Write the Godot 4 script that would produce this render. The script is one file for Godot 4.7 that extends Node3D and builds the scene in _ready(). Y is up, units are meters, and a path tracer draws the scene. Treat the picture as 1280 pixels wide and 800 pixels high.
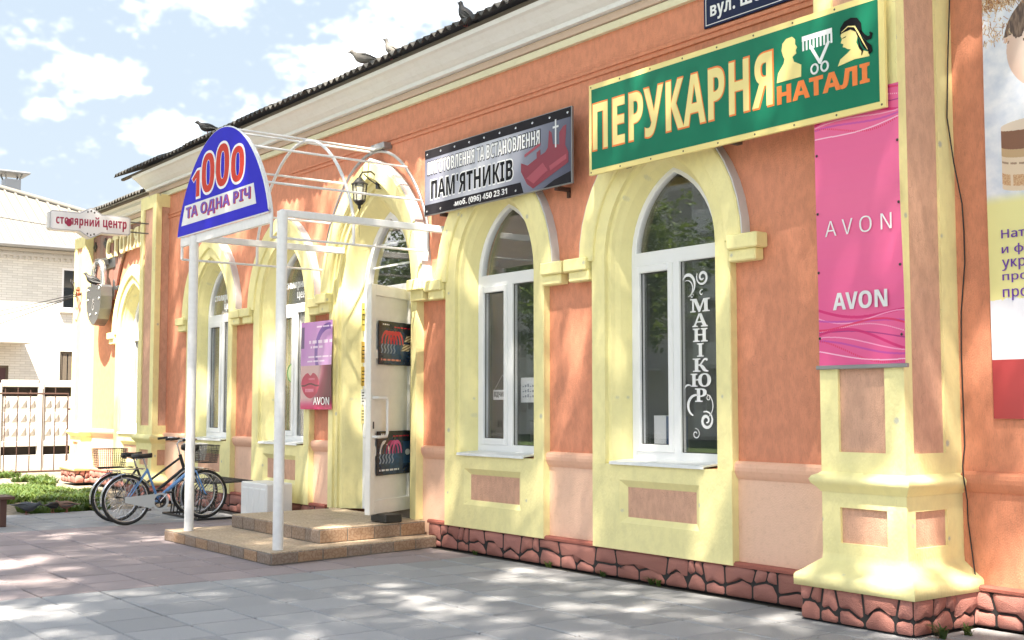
extends Node3D
# A street corner in a small town: a painted one-storey shop house seen obliquely along its front.
# World: x runs along the front (camera at x = 0, the front recedes to -x), y is up, z points out of the front to the street.

const BAYS := [-7.82, -10.34, -15.38, -17.90]   # window axes
const DOOR_X := -12.86
const WING_Z := -0.45

var rng := RandomNumberGenerator.new()
var M := {}
var taken := {}
var turned := {}
var font_bold: Font
var font_regular: Font
var font_serif: Font

# ---------------------------------------------------------------- camera, sky, sun
func set_stage() -> void:
	var cam := Camera3D.new()
	cam.name = "camera"
	add_child(cam)
	cam.position = Vector3(0, 1.6, 7.6)
	cam.rotation = Vector3(atan(106.0 / 1500.0), deg_to_rad(53.0), 0)
	cam.fov = rad_to_deg(2.0 * atan(400.0 / 1500.0))
	cam.near = 0.05
	cam.far = 600.0
	cam.current = true
	var sun := DirectionalLight3D.new()
	sun.name = "sun"
	add_child(sun)
	sun.look_at_from_position(Vector3.ZERO, Vector3(-0.35, -1.0, -0.43), Vector3.UP)
	sun.light_energy = 1.05
	sun.light_color = Color(1.0, 0.955, 0.88)
	sun.light_angular_distance = 0.7
	sun.shadow_enabled = true
	var env := Environment.new()
	env.background_mode = Environment.BG_SKY
	env.sky = Sky.new()
	env.sky.sky_material = make_sky()
	env.background_energy_multiplier = 1.0
	env.tonemap_mode = Environment.TONE_MAPPER_LINEAR
	env.tonemap_exposure = 8.4
	env.sdfgi_enabled = true
	env.ssao_enabled = true
	env.ssil_enabled = true
	var we := WorldEnvironment.new()
	we.name = "world_environment"
	we.environment = env
	add_child(we)

func sky_at(n1: FastNoiseLite, heaps: Array, th: float, a: float) -> Color:
	var y := cos(th)
	if y < -0.02:
		return Color(0.30, 0.28, 0.26)
	var d := Vector3(sin(th) * sin(a), y, -sin(th) * cos(a))
	var el := rad_to_deg(asin(clampf(y, 0.0, 1.0)))
	var az := rad_to_deg(atan2(-d.x, -d.z))
	var t := pow(clampf(el / 90.0, 0, 1), 0.55)
	var c := Color(0.103, 0.115, 0.122).lerp(Color(0.056, 0.079, 0.113), t)
	var p := Vector3(d.x / (y + 0.25), 0.0, d.z / (y + 0.25)) * 0.62
	var v := n1.get_noise_3d(p.x, p.y, p.z)
	var cover := smoothstep(0.02, 0.30, v + 0.06 + 0.08 * sin(az * 0.05))
	if az > 42.0 and az < 84.0 and el < 27.0:
		var own := 0.0
		for q in heaps:
			own = maxf(own, 1.0 - Vector2((az - q[0]) / q[2], (el - q[1]) / q[3]).length())
		var fine := n1.get_noise_3d(az * 0.10, el * 0.19, 7.0) + 0.55 * n1.get_noise_3d(az * 0.42, el * 0.72, 3.0)
		var mine := smoothstep(0.0, 1.0, own * 1.1 + fine * 1.0 - 0.13) * 0.72
		var edge := smoothstep(42.0, 47.0, az) * (1.0 - smoothstep(79.0, 84.0, az)) * (1.0 - smoothstep(23.0, 27.0, el))
		cover = lerpf(cover, mine, edge)
	var body := 0.34 + 0.18 * n1.get_noise_3d(d.x * 3.0, d.y * 4.0, d.z * 3.0) + 0.10 * cover
	return c.lerp(Color(body, body * 1.005, body * 1.02), cover * 0.95)

func make_sky() -> PanoramaSkyMaterial:
	var w := 1024
	var h := 512
	var im := Image.create(w, h, false, Image.FORMAT_RGBF)
	var n1 := FastNoiseLite.new()
	n1.seed = 11
	n1.noise_type = FastNoiseLite.TYPE_SIMPLEX_SMOOTH
	n1.frequency = 2.6
	n1.fractal_octaves = 6
	n1.fractal_gain = 0.55
	# heaps of cloud: (azimuth from -z towards -x in degrees, elevation, half width, half height)
	var heaps := [[60.6, 16.2, 4.6, 3.6], [56.5, 19.0, 5.0, 3.4], [64.2, 13.4, 3.2, 1.5], [72.3, 14.6, 3.2, 1.25], [69.2, 12.5, 3.8, 1.3], [67.2, 18.4, 3.4, 1.0], [74.6, 13.0, 1.2, 0.6]]
	for j in h:
		for i in w:
			im.set_pixel(i, j, sky_at(n1, heaps, PI * (j + 0.5) / h, TAU * (i + 0.5) / w))
	# the part of the sky with the camera's clouds once more, at four times the detail
	im.resize(4096, 2048, Image.INTERPOLATE_BILINEAR)
	for j in range(700, 1030):
		for i in range(3130, 3630):
			im.set_pixel(i, j, sky_at(n1, heaps, PI * (j + 0.5) / 2048.0, TAU * (i + 0.5) / 4096.0))
	var m := PanoramaSkyMaterial.new()
	m.panorama = ImageTexture.create_from_image(im)
	return m

# ---------------------------------------------------------------- naming and parenting
func numbered(called: String) -> String:
	if not taken.has(called):
		taken[called] = 0
		return called
	taken[called] += 1
	return "%s_%03d" % [called, taken[called]]

func thing(called: String, label: String, category: String, at: Vector3, group := "", turn := 0.0, local := false) -> Node3D:
	var o := Node3D.new()
	o.name = numbered(called)
	add_child(o)
	o.position = at
	o.rotation.y = turn
	o.set_meta("label", label)
	o.set_meta("category", category)
	if group != "":
		o.set_meta("group", group)
	if local:
		turned[o] = true
	return o

func setting(called: String) -> Node3D:
	var o := Node3D.new()
	o.name = called
	o.set_meta("kind", "structure")
	add_child(o)
	return o

# parts of a thing are drawn in world coordinates unless the thing was made local
func put(parent: Node, called: String, mesh: Mesh, m: Material) -> MeshInstance3D:
	var o := MeshInstance3D.new()
	o.name = called
	o.mesh = mesh
	if m:
		o.material_override = m
	parent.add_child(o, true)
	if parent.get_parent() == self and not turned.has(parent):
		o.position = -(parent as Node3D).position
	return o

func part(parent: Node, called: String, s: SurfaceTool, m: Material) -> MeshInstance3D:
	return put(parent, called, done(s), m)

func holder(parent: Node, called: String) -> Node3D:
	var o := Node3D.new()
	o.name = called
	parent.add_child(o, true)
	if parent.get_parent() == self and not turned.has(parent):
		o.position = -(parent as Node3D).position
	return o

# ---------------------------------------------------------------- shapes
func S() -> SurfaceTool:
	var s := SurfaceTool.new()
	s.begin(Mesh.PRIMITIVE_TRIANGLES)
	s.set_smooth_group(-1)
	return s

func done(s: SurfaceTool) -> ArrayMesh:
	s.generate_normals()
	return s.commit()

func tri(s: SurfaceTool, a: Vector3, b: Vector3, c: Vector3) -> void:
	s.add_vertex(a)
	s.add_vertex(b)
	s.add_vertex(c)

func quad(s: SurfaceTool, a: Vector3, b: Vector3, c: Vector3, d: Vector3) -> void:
	tri(s, a, b, c)
	tri(s, a, c, d)

# winding chosen so that the face looks away from o
func tri_o(s: SurfaceTool, a: Vector3, b: Vector3, c: Vector3, o: Vector3) -> void:
	if (b - a).cross(c - a).dot(a + b + c - o * 3.0) > 0.0:
		tri(s, a, c, b)
	else:
		tri(s, a, b, c)

func quad_o(s: SurfaceTool, a: Vector3, b: Vector3, c: Vector3, d: Vector3, o: Vector3) -> void:
	tri_o(s, a, b, c, o)
	tri_o(s, a, c, d, o)

func box(s: SurfaceTool, p: Vector3, q: Vector3, bevel := 0.0, x := Transform3D.IDENTITY) -> void:
	var lo := Vector3(minf(p.x, q.x), minf(p.y, q.y), minf(p.z, q.z))
	var hi := Vector3(maxf(p.x, q.x), maxf(p.y, q.y), maxf(p.z, q.z))
	var c := (lo + hi) * 0.5
	var e := (hi - lo) * 0.5
	var o := x * c
	var b := minf(bevel, minf(e.x, minf(e.y, e.z)) * 0.9)
	var i := Vector3(e.x - b, e.y - b, e.z - b)
	for ax in 3:
		var u := (ax + 1) % 3
		var v := (ax + 2) % 3
		for sg in [-1.0, 1.0]:
			var k: Array[Vector3] = []
			for g in [[-1, -1], [1, -1], [1, 1], [-1, 1]]:
				var w := Vector3.ZERO
				w[ax] = e[ax] * sg
				w[u] = i[u] * g[0]
				w[v] = i[v] * g[1]
				k.append(x * (c + w))
			quad_o(s, k[0], k[1], k[2], k[3], o)
		if b > 0.0:
			for su in [-1.0, 1.0]:
				for sv in [-1.0, 1.0]:
					var k: Array[Vector3] = []
					for g in [[-1, 0], [1, 0], [1, 1], [-1, 1]]:
						var w := Vector3.ZERO
						w[ax] = i[ax] * g[0]
						w[u] = (e[u] if g[1] == 0 else i[u]) * su
						w[v] = (i[v] if g[1] == 0 else e[v]) * sv
						k.append(x * (c + w))
					quad_o(s, k[0], k[1], k[2], k[3], o)
	if b > 0.0:
		for sx in [-1.0, 1.0]:
			for sy in [-1.0, 1.0]:
				for sz in [-1.0, 1.0]:
					tri_o(s, x * (c + Vector3(e.x * sx, i.y * sy, i.z * sz)), x * (c + Vector3(i.x * sx, e.y * sy, i.z * sz)), x * (c + Vector3(i.x * sx, i.y * sy, e.z * sz)), o)

func tube(s: SurfaceTool, pts: Array, r, n := 8, closed := false, group := 1) -> void:
	var k := pts.size()
	var rings := []
	var up := Vector3.UP
	for i in k:
		var a: Vector3 = pts[(i - 1 + k) % k] if (i > 0 or closed) else pts[0]
		var b: Vector3 = pts[(i + 1) % k] if (i < k - 1 or closed) else pts[k - 1]
		var t := (b - a).normalized()
		if i == 0:
			up = Vector3.UP if absf(t.y) < 0.9 else Vector3.RIGHT
		up = (up - t * up.dot(t)).normalized()
		var side := t.cross(up)
		var rad: float = r[i] if r is Array else r
		var ring := []
		for j in n:
			var a2 := TAU * j / n
			ring.append(pts[i] + (up * cos(a2) + side * sin(a2)) * rad)
		rings.append(ring)
	s.set_smooth_group(group)
	for i in (k if closed else k - 1):
		var p: Array = rings[i]
		var q: Array = rings[(i + 1) % k]
		for j in n:
			var j2 := (j + 1) % n
			quad(s, p[j], p[j2], q[j2], q[j])
	s.set_smooth_group(-1)
	if not closed:
		for j in n:
			tri(s, pts[0], rings[0][(j + 1) % n], rings[0][j])
			tri(s, pts[k - 1], rings[k - 1][j], rings[k - 1][(j + 1) % n])

func ring_pts(c: Vector3, u: Vector3, v: Vector3, n: int) -> Array:
	var out := []
	for i in n:
		out.append(c + u * cos(TAU * i / n) + v * sin(TAU * i / n))
	return out

# profile of (radius, height) turned about y
func lathe(s: SurfaceTool, prof: Array, n := 16, x := Transform3D.IDENTITY, smooth := false) -> void:
	for i in prof.size() - 1:
		s.set_smooth_group(1 if smooth else i + 1)
		for j in n:
			var k := []
			for g in [[i, j], [i + 1, j], [i + 1, j + 1], [i, j + 1]]:
				var a: float = TAU * g[1] / n
				var pr: Vector2 = prof[g[0]]
				k.append(x * Vector3(pr.x * cos(a), pr.y, pr.x * sin(a)))
			if prof[i].x > 1e-5:
				tri(s, k[0], k[2], k[3]) if prof[i + 1].x <= 1e-5 else quad(s, k[0], k[1], k[2], k[3])
			else:
				tri(s, k[0], k[1], k[2])
	s.set_smooth_group(-1)

# a flat outline in xy given thickness from z0 (back) to z1 (front)
func prism(s: SurfaceTool, poly: PackedVector2Array, z0: float, z1: float, x := Transform3D.IDENTITY, smooth_side := false) -> void:
	var p := poly
	if not Geometry2D.is_polygon_clockwise(p):
		p = p.duplicate()
		p.reverse()
	var t := Geometry2D.triangulate_polygon(p)
	for i in range(0, t.size(), 3):
		var a := p[t[i]]
		var b := p[t[i + 1]]
		var c := p[t[i + 2]]
		if (b - a).cross(c - a) > 0.0:
			var h := b
			b = c
			c = h
		tri(s, x * Vector3(a.x, a.y, z1), x * Vector3(b.x, b.y, z1), x * Vector3(c.x, c.y, z1))
		tri(s, x * Vector3(a.x, a.y, z0), x * Vector3(c.x, c.y, z0), x * Vector3(b.x, b.y, z0))
	if smooth_side:
		s.set_smooth_group(5)
	for i in p.size():
		var a := p[i]
		var b := p[(i + 1) % p.size()]
		quad(s, x * Vector3(b.x, b.y, z1), x * Vector3(a.x, a.y, z1), x * Vector3(a.x, a.y, z0), x * Vector3(b.x, b.y, z0))
	s.set_smooth_group(-1)

# profile of (z, y) drawn along x
func extrude_x(s: SurfaceTool, prof: Array, x0: float, x1: float) -> void:
	for i in prof.size() - 1:
		var a: Vector2 = prof[i]
		var b: Vector2 = prof[i + 1]
		quad(s, Vector3(x0, a.y, a.x), Vector3(x0, b.y, b.x), Vector3(x1, b.y, b.x), Vector3(x1, a.y, a.x))
	var poly := PackedVector2Array()
	for p in prof:
		poly.append(p)
	var t := Geometry2D.triangulate_polygon(poly)
	for i in range(0, t.size(), 3):
		for xx in [x0, x1]:
			tri(s, Vector3(xx, poly[t[i]].y, poly[t[i]].x), Vector3(xx, poly[t[i + 1]].y, poly[t[i + 1]].x), Vector3(xx, poly[t[i + 2]].y, poly[t[i + 2]].x))

# pointed arch: half width w, springing height sp, rise h; o is the offset outwards; left foot first
func arch(c: float, w: float, sp: float, h: float, foot: float, o := 0.0, n := 10) -> Array:
	var R := (w * w + h * h) / (2.0 * w)
	var out := []
	if foot < sp - 0.001:
		out.append(Vector2(c - w - o, foot))
	var end := acos(clampf((R - w) / (R + o), -1, 1))
	for i in n + 1:
		var a := end * i / n
		out.append(Vector2(c + (R - w) - (R + o) * cos(a), sp + (R + o) * sin(a)))
	for i in range(n - 1, -1, -1):
		var a := end * i / n
		out.append(Vector2(c - (R - w) + (R + o) * cos(a), sp + (R + o) * sin(a)))
	if foot < sp - 0.001:
		out.append(Vector2(c + w + o, foot))
	return out

func sweep_arch(s: SurfaceTool, c: float, w: float, sp: float, h: float, foot: float, prof: Array) -> void:
	var lines := []
	for p in prof:
		lines.append(arch(c, w, sp, h, foot, p[0]))
	var m: int = lines[0].size()
	for i in prof.size() - 1:
		for k in m - 1:
			s.set_smooth_group(i + 1 if k < m / 2 else i + 101)
			var a: Vector2 = lines[i][k]
			var b: Vector2 = lines[i][k + 1]
			var d: Vector2 = lines[i + 1][k]
			var e: Vector2 = lines[i + 1][k + 1]
			var za: float = prof[i][1]
			var zb: float = prof[i + 1][1]
			quad(s, Vector3(a.x, a.y, za), Vector3(d.x, d.y, zb), Vector3(e.x, e.y, zb), Vector3(b.x, b.y, za))
	s.set_smooth_group(-1)
	for k in [0, m - 1]:
		var poly := PackedVector2Array()
		for i in prof.size():
			poly.append(Vector2(lines[i][k].x, prof[i][1]))
		var y: float = lines[0][k].y
		var t := Geometry2D.triangulate_polygon(poly)
		for i in range(0, t.size(), 3):
			tri(s, Vector3(poly[t[i]].x, y, poly[t[i]].y), Vector3(poly[t[i + 1]].x, y, poly[t[i + 1]].y), Vector3(poly[t[i + 2]].x, y, poly[t[i + 2]].y))

func pack(a: Array) -> PackedVector2Array:
	var p := PackedVector2Array()
	for v in a:
		p.append(v if v is Vector2 else Vector2(v[0], v[1]))
	return p

# a sheet with texture coordinates, facing +z
func sheet(x0: float, x1: float, y0: float, y1: float, z: float) -> ArrayMesh:
	var s := S()
	for g in [[0, 1], [1, 1], [1, 0], [0, 1], [1, 0], [0, 0]]:
		s.set_uv(Vector2(g[0], 1 - g[1]))
		s.add_vertex(Vector3(lerpf(x0, x1, g[0]), lerpf(y0, y1, g[1]), z))
	return done(s)

# outlines of the letters of a word, thickened by bold (in 1/60 of the letter size): [outer, holes...] for each piece
func letter_pieces(text: String, f: Font, bold: float) -> Array:
	var ts := TextServerManager.get_primary_interface()
	var rid: RID = f.get_rids()[0]
	var pen := 0.0
	var out := []
	for ch in text:
		var gl := ts.font_get_glyph_index(rid, 256, ch.unicode_at(0), 0)
		var d := ts.font_get_glyph_contours(rid, 256, gl)
		var loops := []
		var start := 0
		for e in d.get("contours", PackedInt32Array()):
			var raw := []
			for k in range(start, e + 1):
				raw.append(d.points[k])
			start = e + 1
			var n := raw.size()
			var pts := PackedVector2Array()
			for k in n:
				var q: Vector3 = raw[k]
				if q.z > 0.5:
					pts.append(Vector2(pen + q.x, -q.y))
					continue
				var a: Vector3 = raw[(k - 1 + n) % n]
				var b: Vector3 = raw[(k + 1) % n]
				if a.z < 0.5:
					a = (a + q) * 0.5
				if b.z < 0.5:
					b = (b + q) * 0.5
				for t in [0.0, 0.25, 0.5, 0.75, 1.0]:
					var u: float = 1.0 - t
					pts.append(Vector2(pen + u * u * a.x + 2.0 * u * t * q.x + t * t * b.x, -(u * u * a.y + 2.0 * u * t * q.y + t * t * b.y)))
			var clean := PackedVector2Array()
			for v in pts:
				if clean.is_empty() or clean[-1].distance_to(v) > 0.6:
					clean.append(v)
			if clean.size() > 2 and clean[-1].distance_to(clean[0]) < 0.6:
				clean.remove_at(clean.size() - 1)
			if clean.size() > 2:
				if Geometry2D.is_polygon_clockwise(clean):
					clean.reverse()
				loops.append(clean)
		for i in loops.size():
			var inside := false
			for j in loops.size():
				if j != i and Geometry2D.is_point_in_polygon(loops[i][0], loops[j]):
					inside = true
			if inside:
				continue
			for grown in ([loops[i]] if bold == 0.0 else Geometry2D.offset_polygon(loops[i], bold * 4.2, Geometry2D.JOIN_MITER)):
				var piece := [grown]
				for j in loops.size():
					if j != i and Geometry2D.is_point_in_polygon(loops[j][0], loops[i]):
						for hole in ([loops[j]] if bold == 0.0 else Geometry2D.offset_polygon(loops[j], -bold * 4.2, Geometry2D.JOIN_MITER)):
							if hole.size() > 2:
								piece.append(hole)
				out.append(piece)
		pen += ts.font_get_glyph_advance(rid, 256, gl).x
	return out

func with_bridges(piece: Array) -> PackedVector2Array:
	var o: PackedVector2Array = piece[0].duplicate()
	for h in range(1, piece.size()):
		var hole: PackedVector2Array = piece[h].duplicate()
		if Geometry2D.is_polygon_clockwise(hole) == Geometry2D.is_polygon_clockwise(o):
			hole.reverse()
		var best := Vector2i(0, 0)
		var far := INF
		for a in o.size():
			for b in hole.size():
				var d := o[a].distance_squared_to(hole[b])
				if d < far:
					far = d
					best = Vector2i(a, b)
		var m := PackedVector2Array()
		for a in best.x + 1:
			m.append(o[a])
		for b in hole.size() + 1:
			m.append(hole[(best.y + b) % hole.size()])
		for a in range(best.x, o.size()):
			m.append(o[a])
		o = m
	return o

# words filling the box x0..x1, y0..y1 on a plane at z facing +z
func words(parent: Node, called: String, text: String, f: Font, m: Material, x0: float, x1: float, y0: float, y1: float, z: float, depth := 0.004, bold := 0.0) -> MeshInstance3D:
	var pieces := letter_pieces(text, f, bold)
	var lo := Vector2(INF, INF)
	var hi := -lo
	for p in pieces:
		for v in p[0]:
			lo = lo.min(v)
			hi = hi.max(v)
	var k := Vector2((x1 - x0) / (hi.x - lo.x), (y1 - y0) / (hi.y - lo.y))
	var at := func(v: Vector2, zz: float) -> Vector3:
		return Vector3(x0 + (v.x - lo.x) * k.x, y0 + (v.y - lo.y) * k.y, zz)
	var s := S()
	for p in pieces:
		var o := with_bridges(p)
		var t := Geometry2D.triangulate_polygon(o)
		if t.is_empty():
			print("letter not filled in ", text)
		for i in range(0, t.size(), 3):
			var a := o[t[i]]
			var b := o[t[i + 1]]
			var c := o[t[i + 2]]
			if (b - a).cross(c - a) > 0.0:
				var h := b
				b = c
				c = h
			tri(s, at.call(a, z + depth), at.call(b, z + depth), at.call(c, z + depth))
		for loop in p:
			for i in loop.size():
				var a: Vector2 = loop[i]
				var b: Vector2 = loop[(i + 1) % loop.size()]
				quad(s, at.call(a, z + depth), at.call(b, z + depth), at.call(b, z), at.call(a, z))
	return part(parent, called, s, m)

# ---------------------------------------------------------------- materials (base colours are linear values)
func lin(r: float, g: float, b: float, a := 1.0) -> Color:
	var c := Color(r, g, b).linear_to_srgb()
	c.a = a
	return c

func noise_tex(freq: float, lo: float, hi: float, seed_ := 1, size := 512, kind := 0, octaves := 4) -> NoiseTexture2D:
	var n := FastNoiseLite.new()
	n.seed = seed_
	n.noise_type = FastNoiseLite.TYPE_SIMPLEX_SMOOTH if kind == 0 else FastNoiseLite.TYPE_CELLULAR
	n.frequency = freq
	n.fractal_octaves = octaves
	var t := NoiseTexture2D.new()
	t.width = size
	t.height = size
	t.seamless = true
	t.noise = n
	var g := Gradient.new()
	g.set_color(0, Color(lo, lo, lo))
	g.set_color(1, Color(hi, hi, hi))
	t.color_ramp = g
	return t

func flat(c: Color, rough := 0.8, metal := 0.0, spec := 0.5) -> StandardMaterial3D:
	var m := StandardMaterial3D.new()
	m.albedo_color = c
	m.roughness = rough
	m.metallic = metal
	m.metallic_specular = spec
	m.cull_mode = BaseMaterial3D.CULL_DISABLED
	return m

# colour times a mottle, with relief, mapped in world space at scale k
func rough_mat(c: Color, mottle: Texture2D, relief: Texture2D, k: Vector3, deep: float, rough := 0.85, world := true) -> StandardMaterial3D:
	var m := flat(c, rough)
	m.albedo_texture = mottle
	if relief:
		m.heightmap_enabled = true
		m.heightmap_texture = relief
		m.heightmap_scale = deep
	m.uv1_triplanar = true
	m.uv1_world_triplanar = world
	m.uv1_scale = k
	return m

func make_materials() -> void:
	var f := SystemFont.new()
	f.font_names = PackedStringArray(["Droid Sans"])
	f.font_weight = 700
	font_bold = f
	f = SystemFont.new()
	f.font_names = PackedStringArray(["Droid Sans"])
	font_regular = f
	f = SystemFont.new()
	f.font_names = PackedStringArray(["Droid Serif"])
	f.font_weight = 700
	font_serif = f
	var fine := noise_tex(0.09, 0.0, 1.0, 3, 512)
	var streak := noise_tex(0.12, 0.0, 1.0, 5, 512, 0, 5)
	var soft := noise_tex(0.012, 0.955, 1.0, 9, 512, 0, 5)
	var grit := noise_tex(0.10, 0.80, 1.0, 13, 512, 0, 5)
	var stain := stained()
	var chips := chipped()
	# scored render: fine upright scratches, as on the photograph's orange walls
	M.orange = rough_mat(lin(0.75, 0.305, 0.185), scored(), streak, Vector3(1.5, 0.85, 1.5), 0.3, 0.9)
	M.salmon = rough_mat(lin(0.72, 0.42, 0.30), scored(), streak, Vector3(1.5, 0.85, 1.5), 0.3, 0.9)
	M.peach = rough_mat(lin(0.85, 0.55, 0.41), stain, fine, Vector3(1.3, 1.1, 1.3), 0.2, 0.85)
	M.peach_belt = rough_mat(lin(0.84, 0.50, 0.36), stain, fine, Vector3(1.3, 1.1, 1.3), 0.2, 0.85)
	M.yellow = rough_mat(lin(0.88, 0.80, 0.40), chips, fine, Vector3(0.7, 0.45, 0.7), 0.25, 0.7)
	M.stone = []
	for i in 4:
		M.stone.append(rough_mat(lin(0.38 + 0.045 * i, 0.155 + 0.022 * i, 0.125 + 0.02 * i), grit, fine, Vector3(2.0, 2.0, 2.0), 0.5, 0.8))
	M.joint = flat(lin(0.018, 0.017, 0.018), 0.75)
	M.plinth_paint = rough_mat(lin(0.44, 0.14, 0.105), grit, fine, Vector3(2, 2, 2), 0.4, 0.8)
	M.cornice_white = rough_mat(lin(0.79, 0.80, 0.80), stain, fine, Vector3(0.5, 0.9, 0.5), 0.2, 0.85)
	M.cornice_cream = rough_mat(lin(0.76, 0.72, 0.52), stain, fine, Vector3(0.6, 0.9, 0.6), 0.2, 0.85)
	M.cornice_beige = rough_mat(lin(0.58, 0.44, 0.35), stain, fine, Vector3(0.6, 0.9, 0.6), 0.2, 0.85)
	M.slate = rough_mat(lin(0.075, 0.073, 0.07), grit, fine, Vector3(2, 2, 2), 0.5, 0.9)
	M.old_wood = rough_mat(lin(0.16, 0.13, 0.10), grit, fine, Vector3(1, 6, 1), 0.3, 0.9)
	M.flashing = rough_mat(lin(0.62, 0.63, 0.65), soft, null, Vector3(1, 1, 1), 0, 0.42)
	M.flashing.metallic = 0.05
	M.pvc = flat(lin(0.82, 0.83, 0.85), 0.3)
	M.pvc_cream = rough_mat(lin(0.82, 0.82, 0.80), soft, null, Vector3(1.2, 1.2, 1.2), 0, 0.35)
	M.gasket = flat(lin(0.02, 0.02, 0.02), 0.6)
	M.glass = flat(Color(0.6, 0.64, 0.64, 0.02), 0.01, 0.0)
	M.glass.transparency = BaseMaterial3D.TRANSPARENCY_ALPHA
	M.room_wall = flat(lin(0.13, 0.125, 0.115), 0.9)
	M.room_floor = flat(lin(0.14, 0.11, 0.08), 0.7)
	M.white_paint = rough_mat(lin(0.80, 0.81, 0.83), soft, null, Vector3(2, 2, 2), 0, 0.35)
	M.white_plain = flat(lin(0.82, 0.82, 0.81), 0.5)
	M.tile = []
	for i in 4:
		M.tile.append(rough_mat(lin(0.45 - 0.05 * i, 0.31 - 0.02 * i, 0.215 + 0.004 * i), veined(), fine, Vector3(1.6, 1.6, 1.6), 0.1, 0.5))
	M.tile_floor = rough_mat(lin(0.61, 0.52, 0.43), veined(), fine, Vector3(1.6, 1.6, 1.6), 0.1, 0.55)
	M.grout = rough_mat(lin(0.27, 0.26, 0.24), grit, fine, Vector3(3, 3, 3), 0.4, 0.95)
	M.paver = []
	var pores := noise_tex(0.16, 0.72, 1.0, 21, 1024, 0, 4)
	for i in 5:
		var v := 0.40 + 0.018 * i
		M.paver.append(rough_mat(lin(v * 0.97, v * 0.985, v * 1.05), pores, fine, Vector3(1.1, 1.1, 1.1), 0.35, 0.9))
	for i in 5:
		var v := 0.37 + 0.016 * i
		M.paver.append(rough_mat(lin(v * 1.02, v * 0.86, v * 0.90), pores, fine, Vector3(1.1, 1.1, 1.1), 0.35, 0.9))
	M.bedding = rough_mat(lin(0.13, 0.12, 0.105), grit, fine, Vector3(3, 3, 3), 0.6, 1.0)
	M.soil = rough_mat(lin(0.27, 0.24, 0.205), patchy(), fine, Vector3(0.28, 0.28, 0.28), 0.8, 1.0)
	M.added_lawn = rough_mat(lin(0.07, 0.12, 0.03), grit, fine, Vector3(1, 1, 1), 0.8, 1.0)
	M.asphalt = rough_mat(lin(0.06, 0.06, 0.062), grit, fine, Vector3(2, 2, 2), 0.3, 0.95)
	M.concrete = rough_mat(lin(0.48, 0.46, 0.43), stain, fine, Vector3(0.8, 0.8, 0.8), 0.4, 0.95)
	M.gap_shade = rough_mat(lin(0.045, 0.038, 0.033), grit, null, Vector3(2, 2, 2), 0, 0.9)  # near-black colour standing in for the shade behind the fence gaps
	M.rust = rough_mat(lin(0.085, 0.042, 0.03), grit, null, Vector3(4, 4, 4), 0, 0.8)
	M.black_metal = flat(lin(0.02, 0.02, 0.022), 0.45)
	M.dark_metal = flat(lin(0.05, 0.05, 0.05), 0.4, 0.5)
	M.chrome = flat(lin(0.62, 0.62, 0.64), 0.22, 0.9)
	M.grey_metal = rough_mat(lin(0.17, 0.175, 0.185), grit, null, Vector3(5, 5, 5), 0, 0.4)
	M.grey_metal.metallic = 0.7
	M.rubber = flat(lin(0.018, 0.018, 0.018), 0.75)
	M.black_plastic = flat(lin(0.015, 0.015, 0.017), 0.45)
	M.bike_blue = flat(lin(0.09, 0.25, 0.55), 0.3)
	M.bike_blue.clearcoat_enabled = true
	M.bike_grey = flat(lin(0.55, 0.57, 0.58), 0.4)
	M.brick_white = rough_mat(lin(0.72, 0.70, 0.67), grit, fine, Vector3(1.5, 1.5, 1.5), 0.3, 0.9)
	M.mortar = rough_mat(lin(0.50, 0.48, 0.45), grit, fine, Vector3(2, 2, 2), 0.3, 0.95)
	M.old_slate = rough_mat(lin(0.15, 0.145, 0.135), stain, fine, Vector3(0.6, 0.6, 0.6), 0.4, 0.95)
	M.galvanised = flat(lin(0.30, 0.31, 0.325), 0.4, 0.6)
	M.leaf = []
	for c in [lin(0.055, 0.105, 0.022), lin(0.085, 0.15, 0.03), lin(0.04, 0.08, 0.02)]:
		var m := flat(c, 0.6)
		m.backlight_enabled = true
		m.backlight = lin(0.14, 0.20, 0.04)
		M.leaf.append(m)
	M.grass = []
	for c in [lin(0.045, 0.085, 0.014), lin(0.065, 0.10, 0.018), lin(0.03, 0.065, 0.012)]:
		var m := flat(c, 0.6)
		m.backlight_enabled = true
		m.backlight = lin(0.08, 0.12, 0.02)
		M.grass.append(m)
	M.bark = rough_mat(lin(0.12, 0.095, 0.07), grit, fine, Vector3(3, 1, 3), 1.0, 0.95)
	M.plank = []
	for i in 5:
		M.plank.append(rough_mat(lin(0.30 + 0.03 * (i % 3), 0.155 + 0.012 * i, 0.12 + 0.012 * (i % 4)), grit, fine, Vector3(6, 0.8, 6), 0.3, 0.6))
	M.gold_letter = flat(lin(0.78, 0.70, 0.40), 0.45)
	M.sign_green = rough_mat(lin(0.010, 0.185, 0.105), noise_tex(0.01, 0.93, 1.0, 31, 256), null, Vector3(0.7, 0.7, 0.7), 0, 0.3)
	M.sign_green.metallic_specular = 0.3
	M.sign_yellow = flat(lin(0.82, 0.68, 0.27), 0.3)
	M.sign_orange = flat(lin(0.82, 0.20, 0.035), 0.3)
	M.ink = flat(lin(0.010, 0.010, 0.012), 0.5, 0.0, 0.2)
	M.ink_dark = flat(lin(0.022, 0.02, 0.025), 0.5, 0.0, 0.2)
	M.sign_white = flat(lin(0.82, 0.82, 0.84), 0.3)
	M.navy = flat(lin(0.008, 0.014, 0.055), 0.3, 0.0, 0.3)
	M.royal_blue = rough_mat(lin(0.03, 0.025, 0.56), noise_tex(0.01, 0.95, 1.0, 33, 256), null, Vector3(0.7, 0.7, 0.7), 0, 0.45)
	M.royal_blue.metallic_specular = 0.2
	M.letter_red = flat(lin(0.55, 0.04, 0.02), 0.45, 0.0, 0.25)
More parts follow.
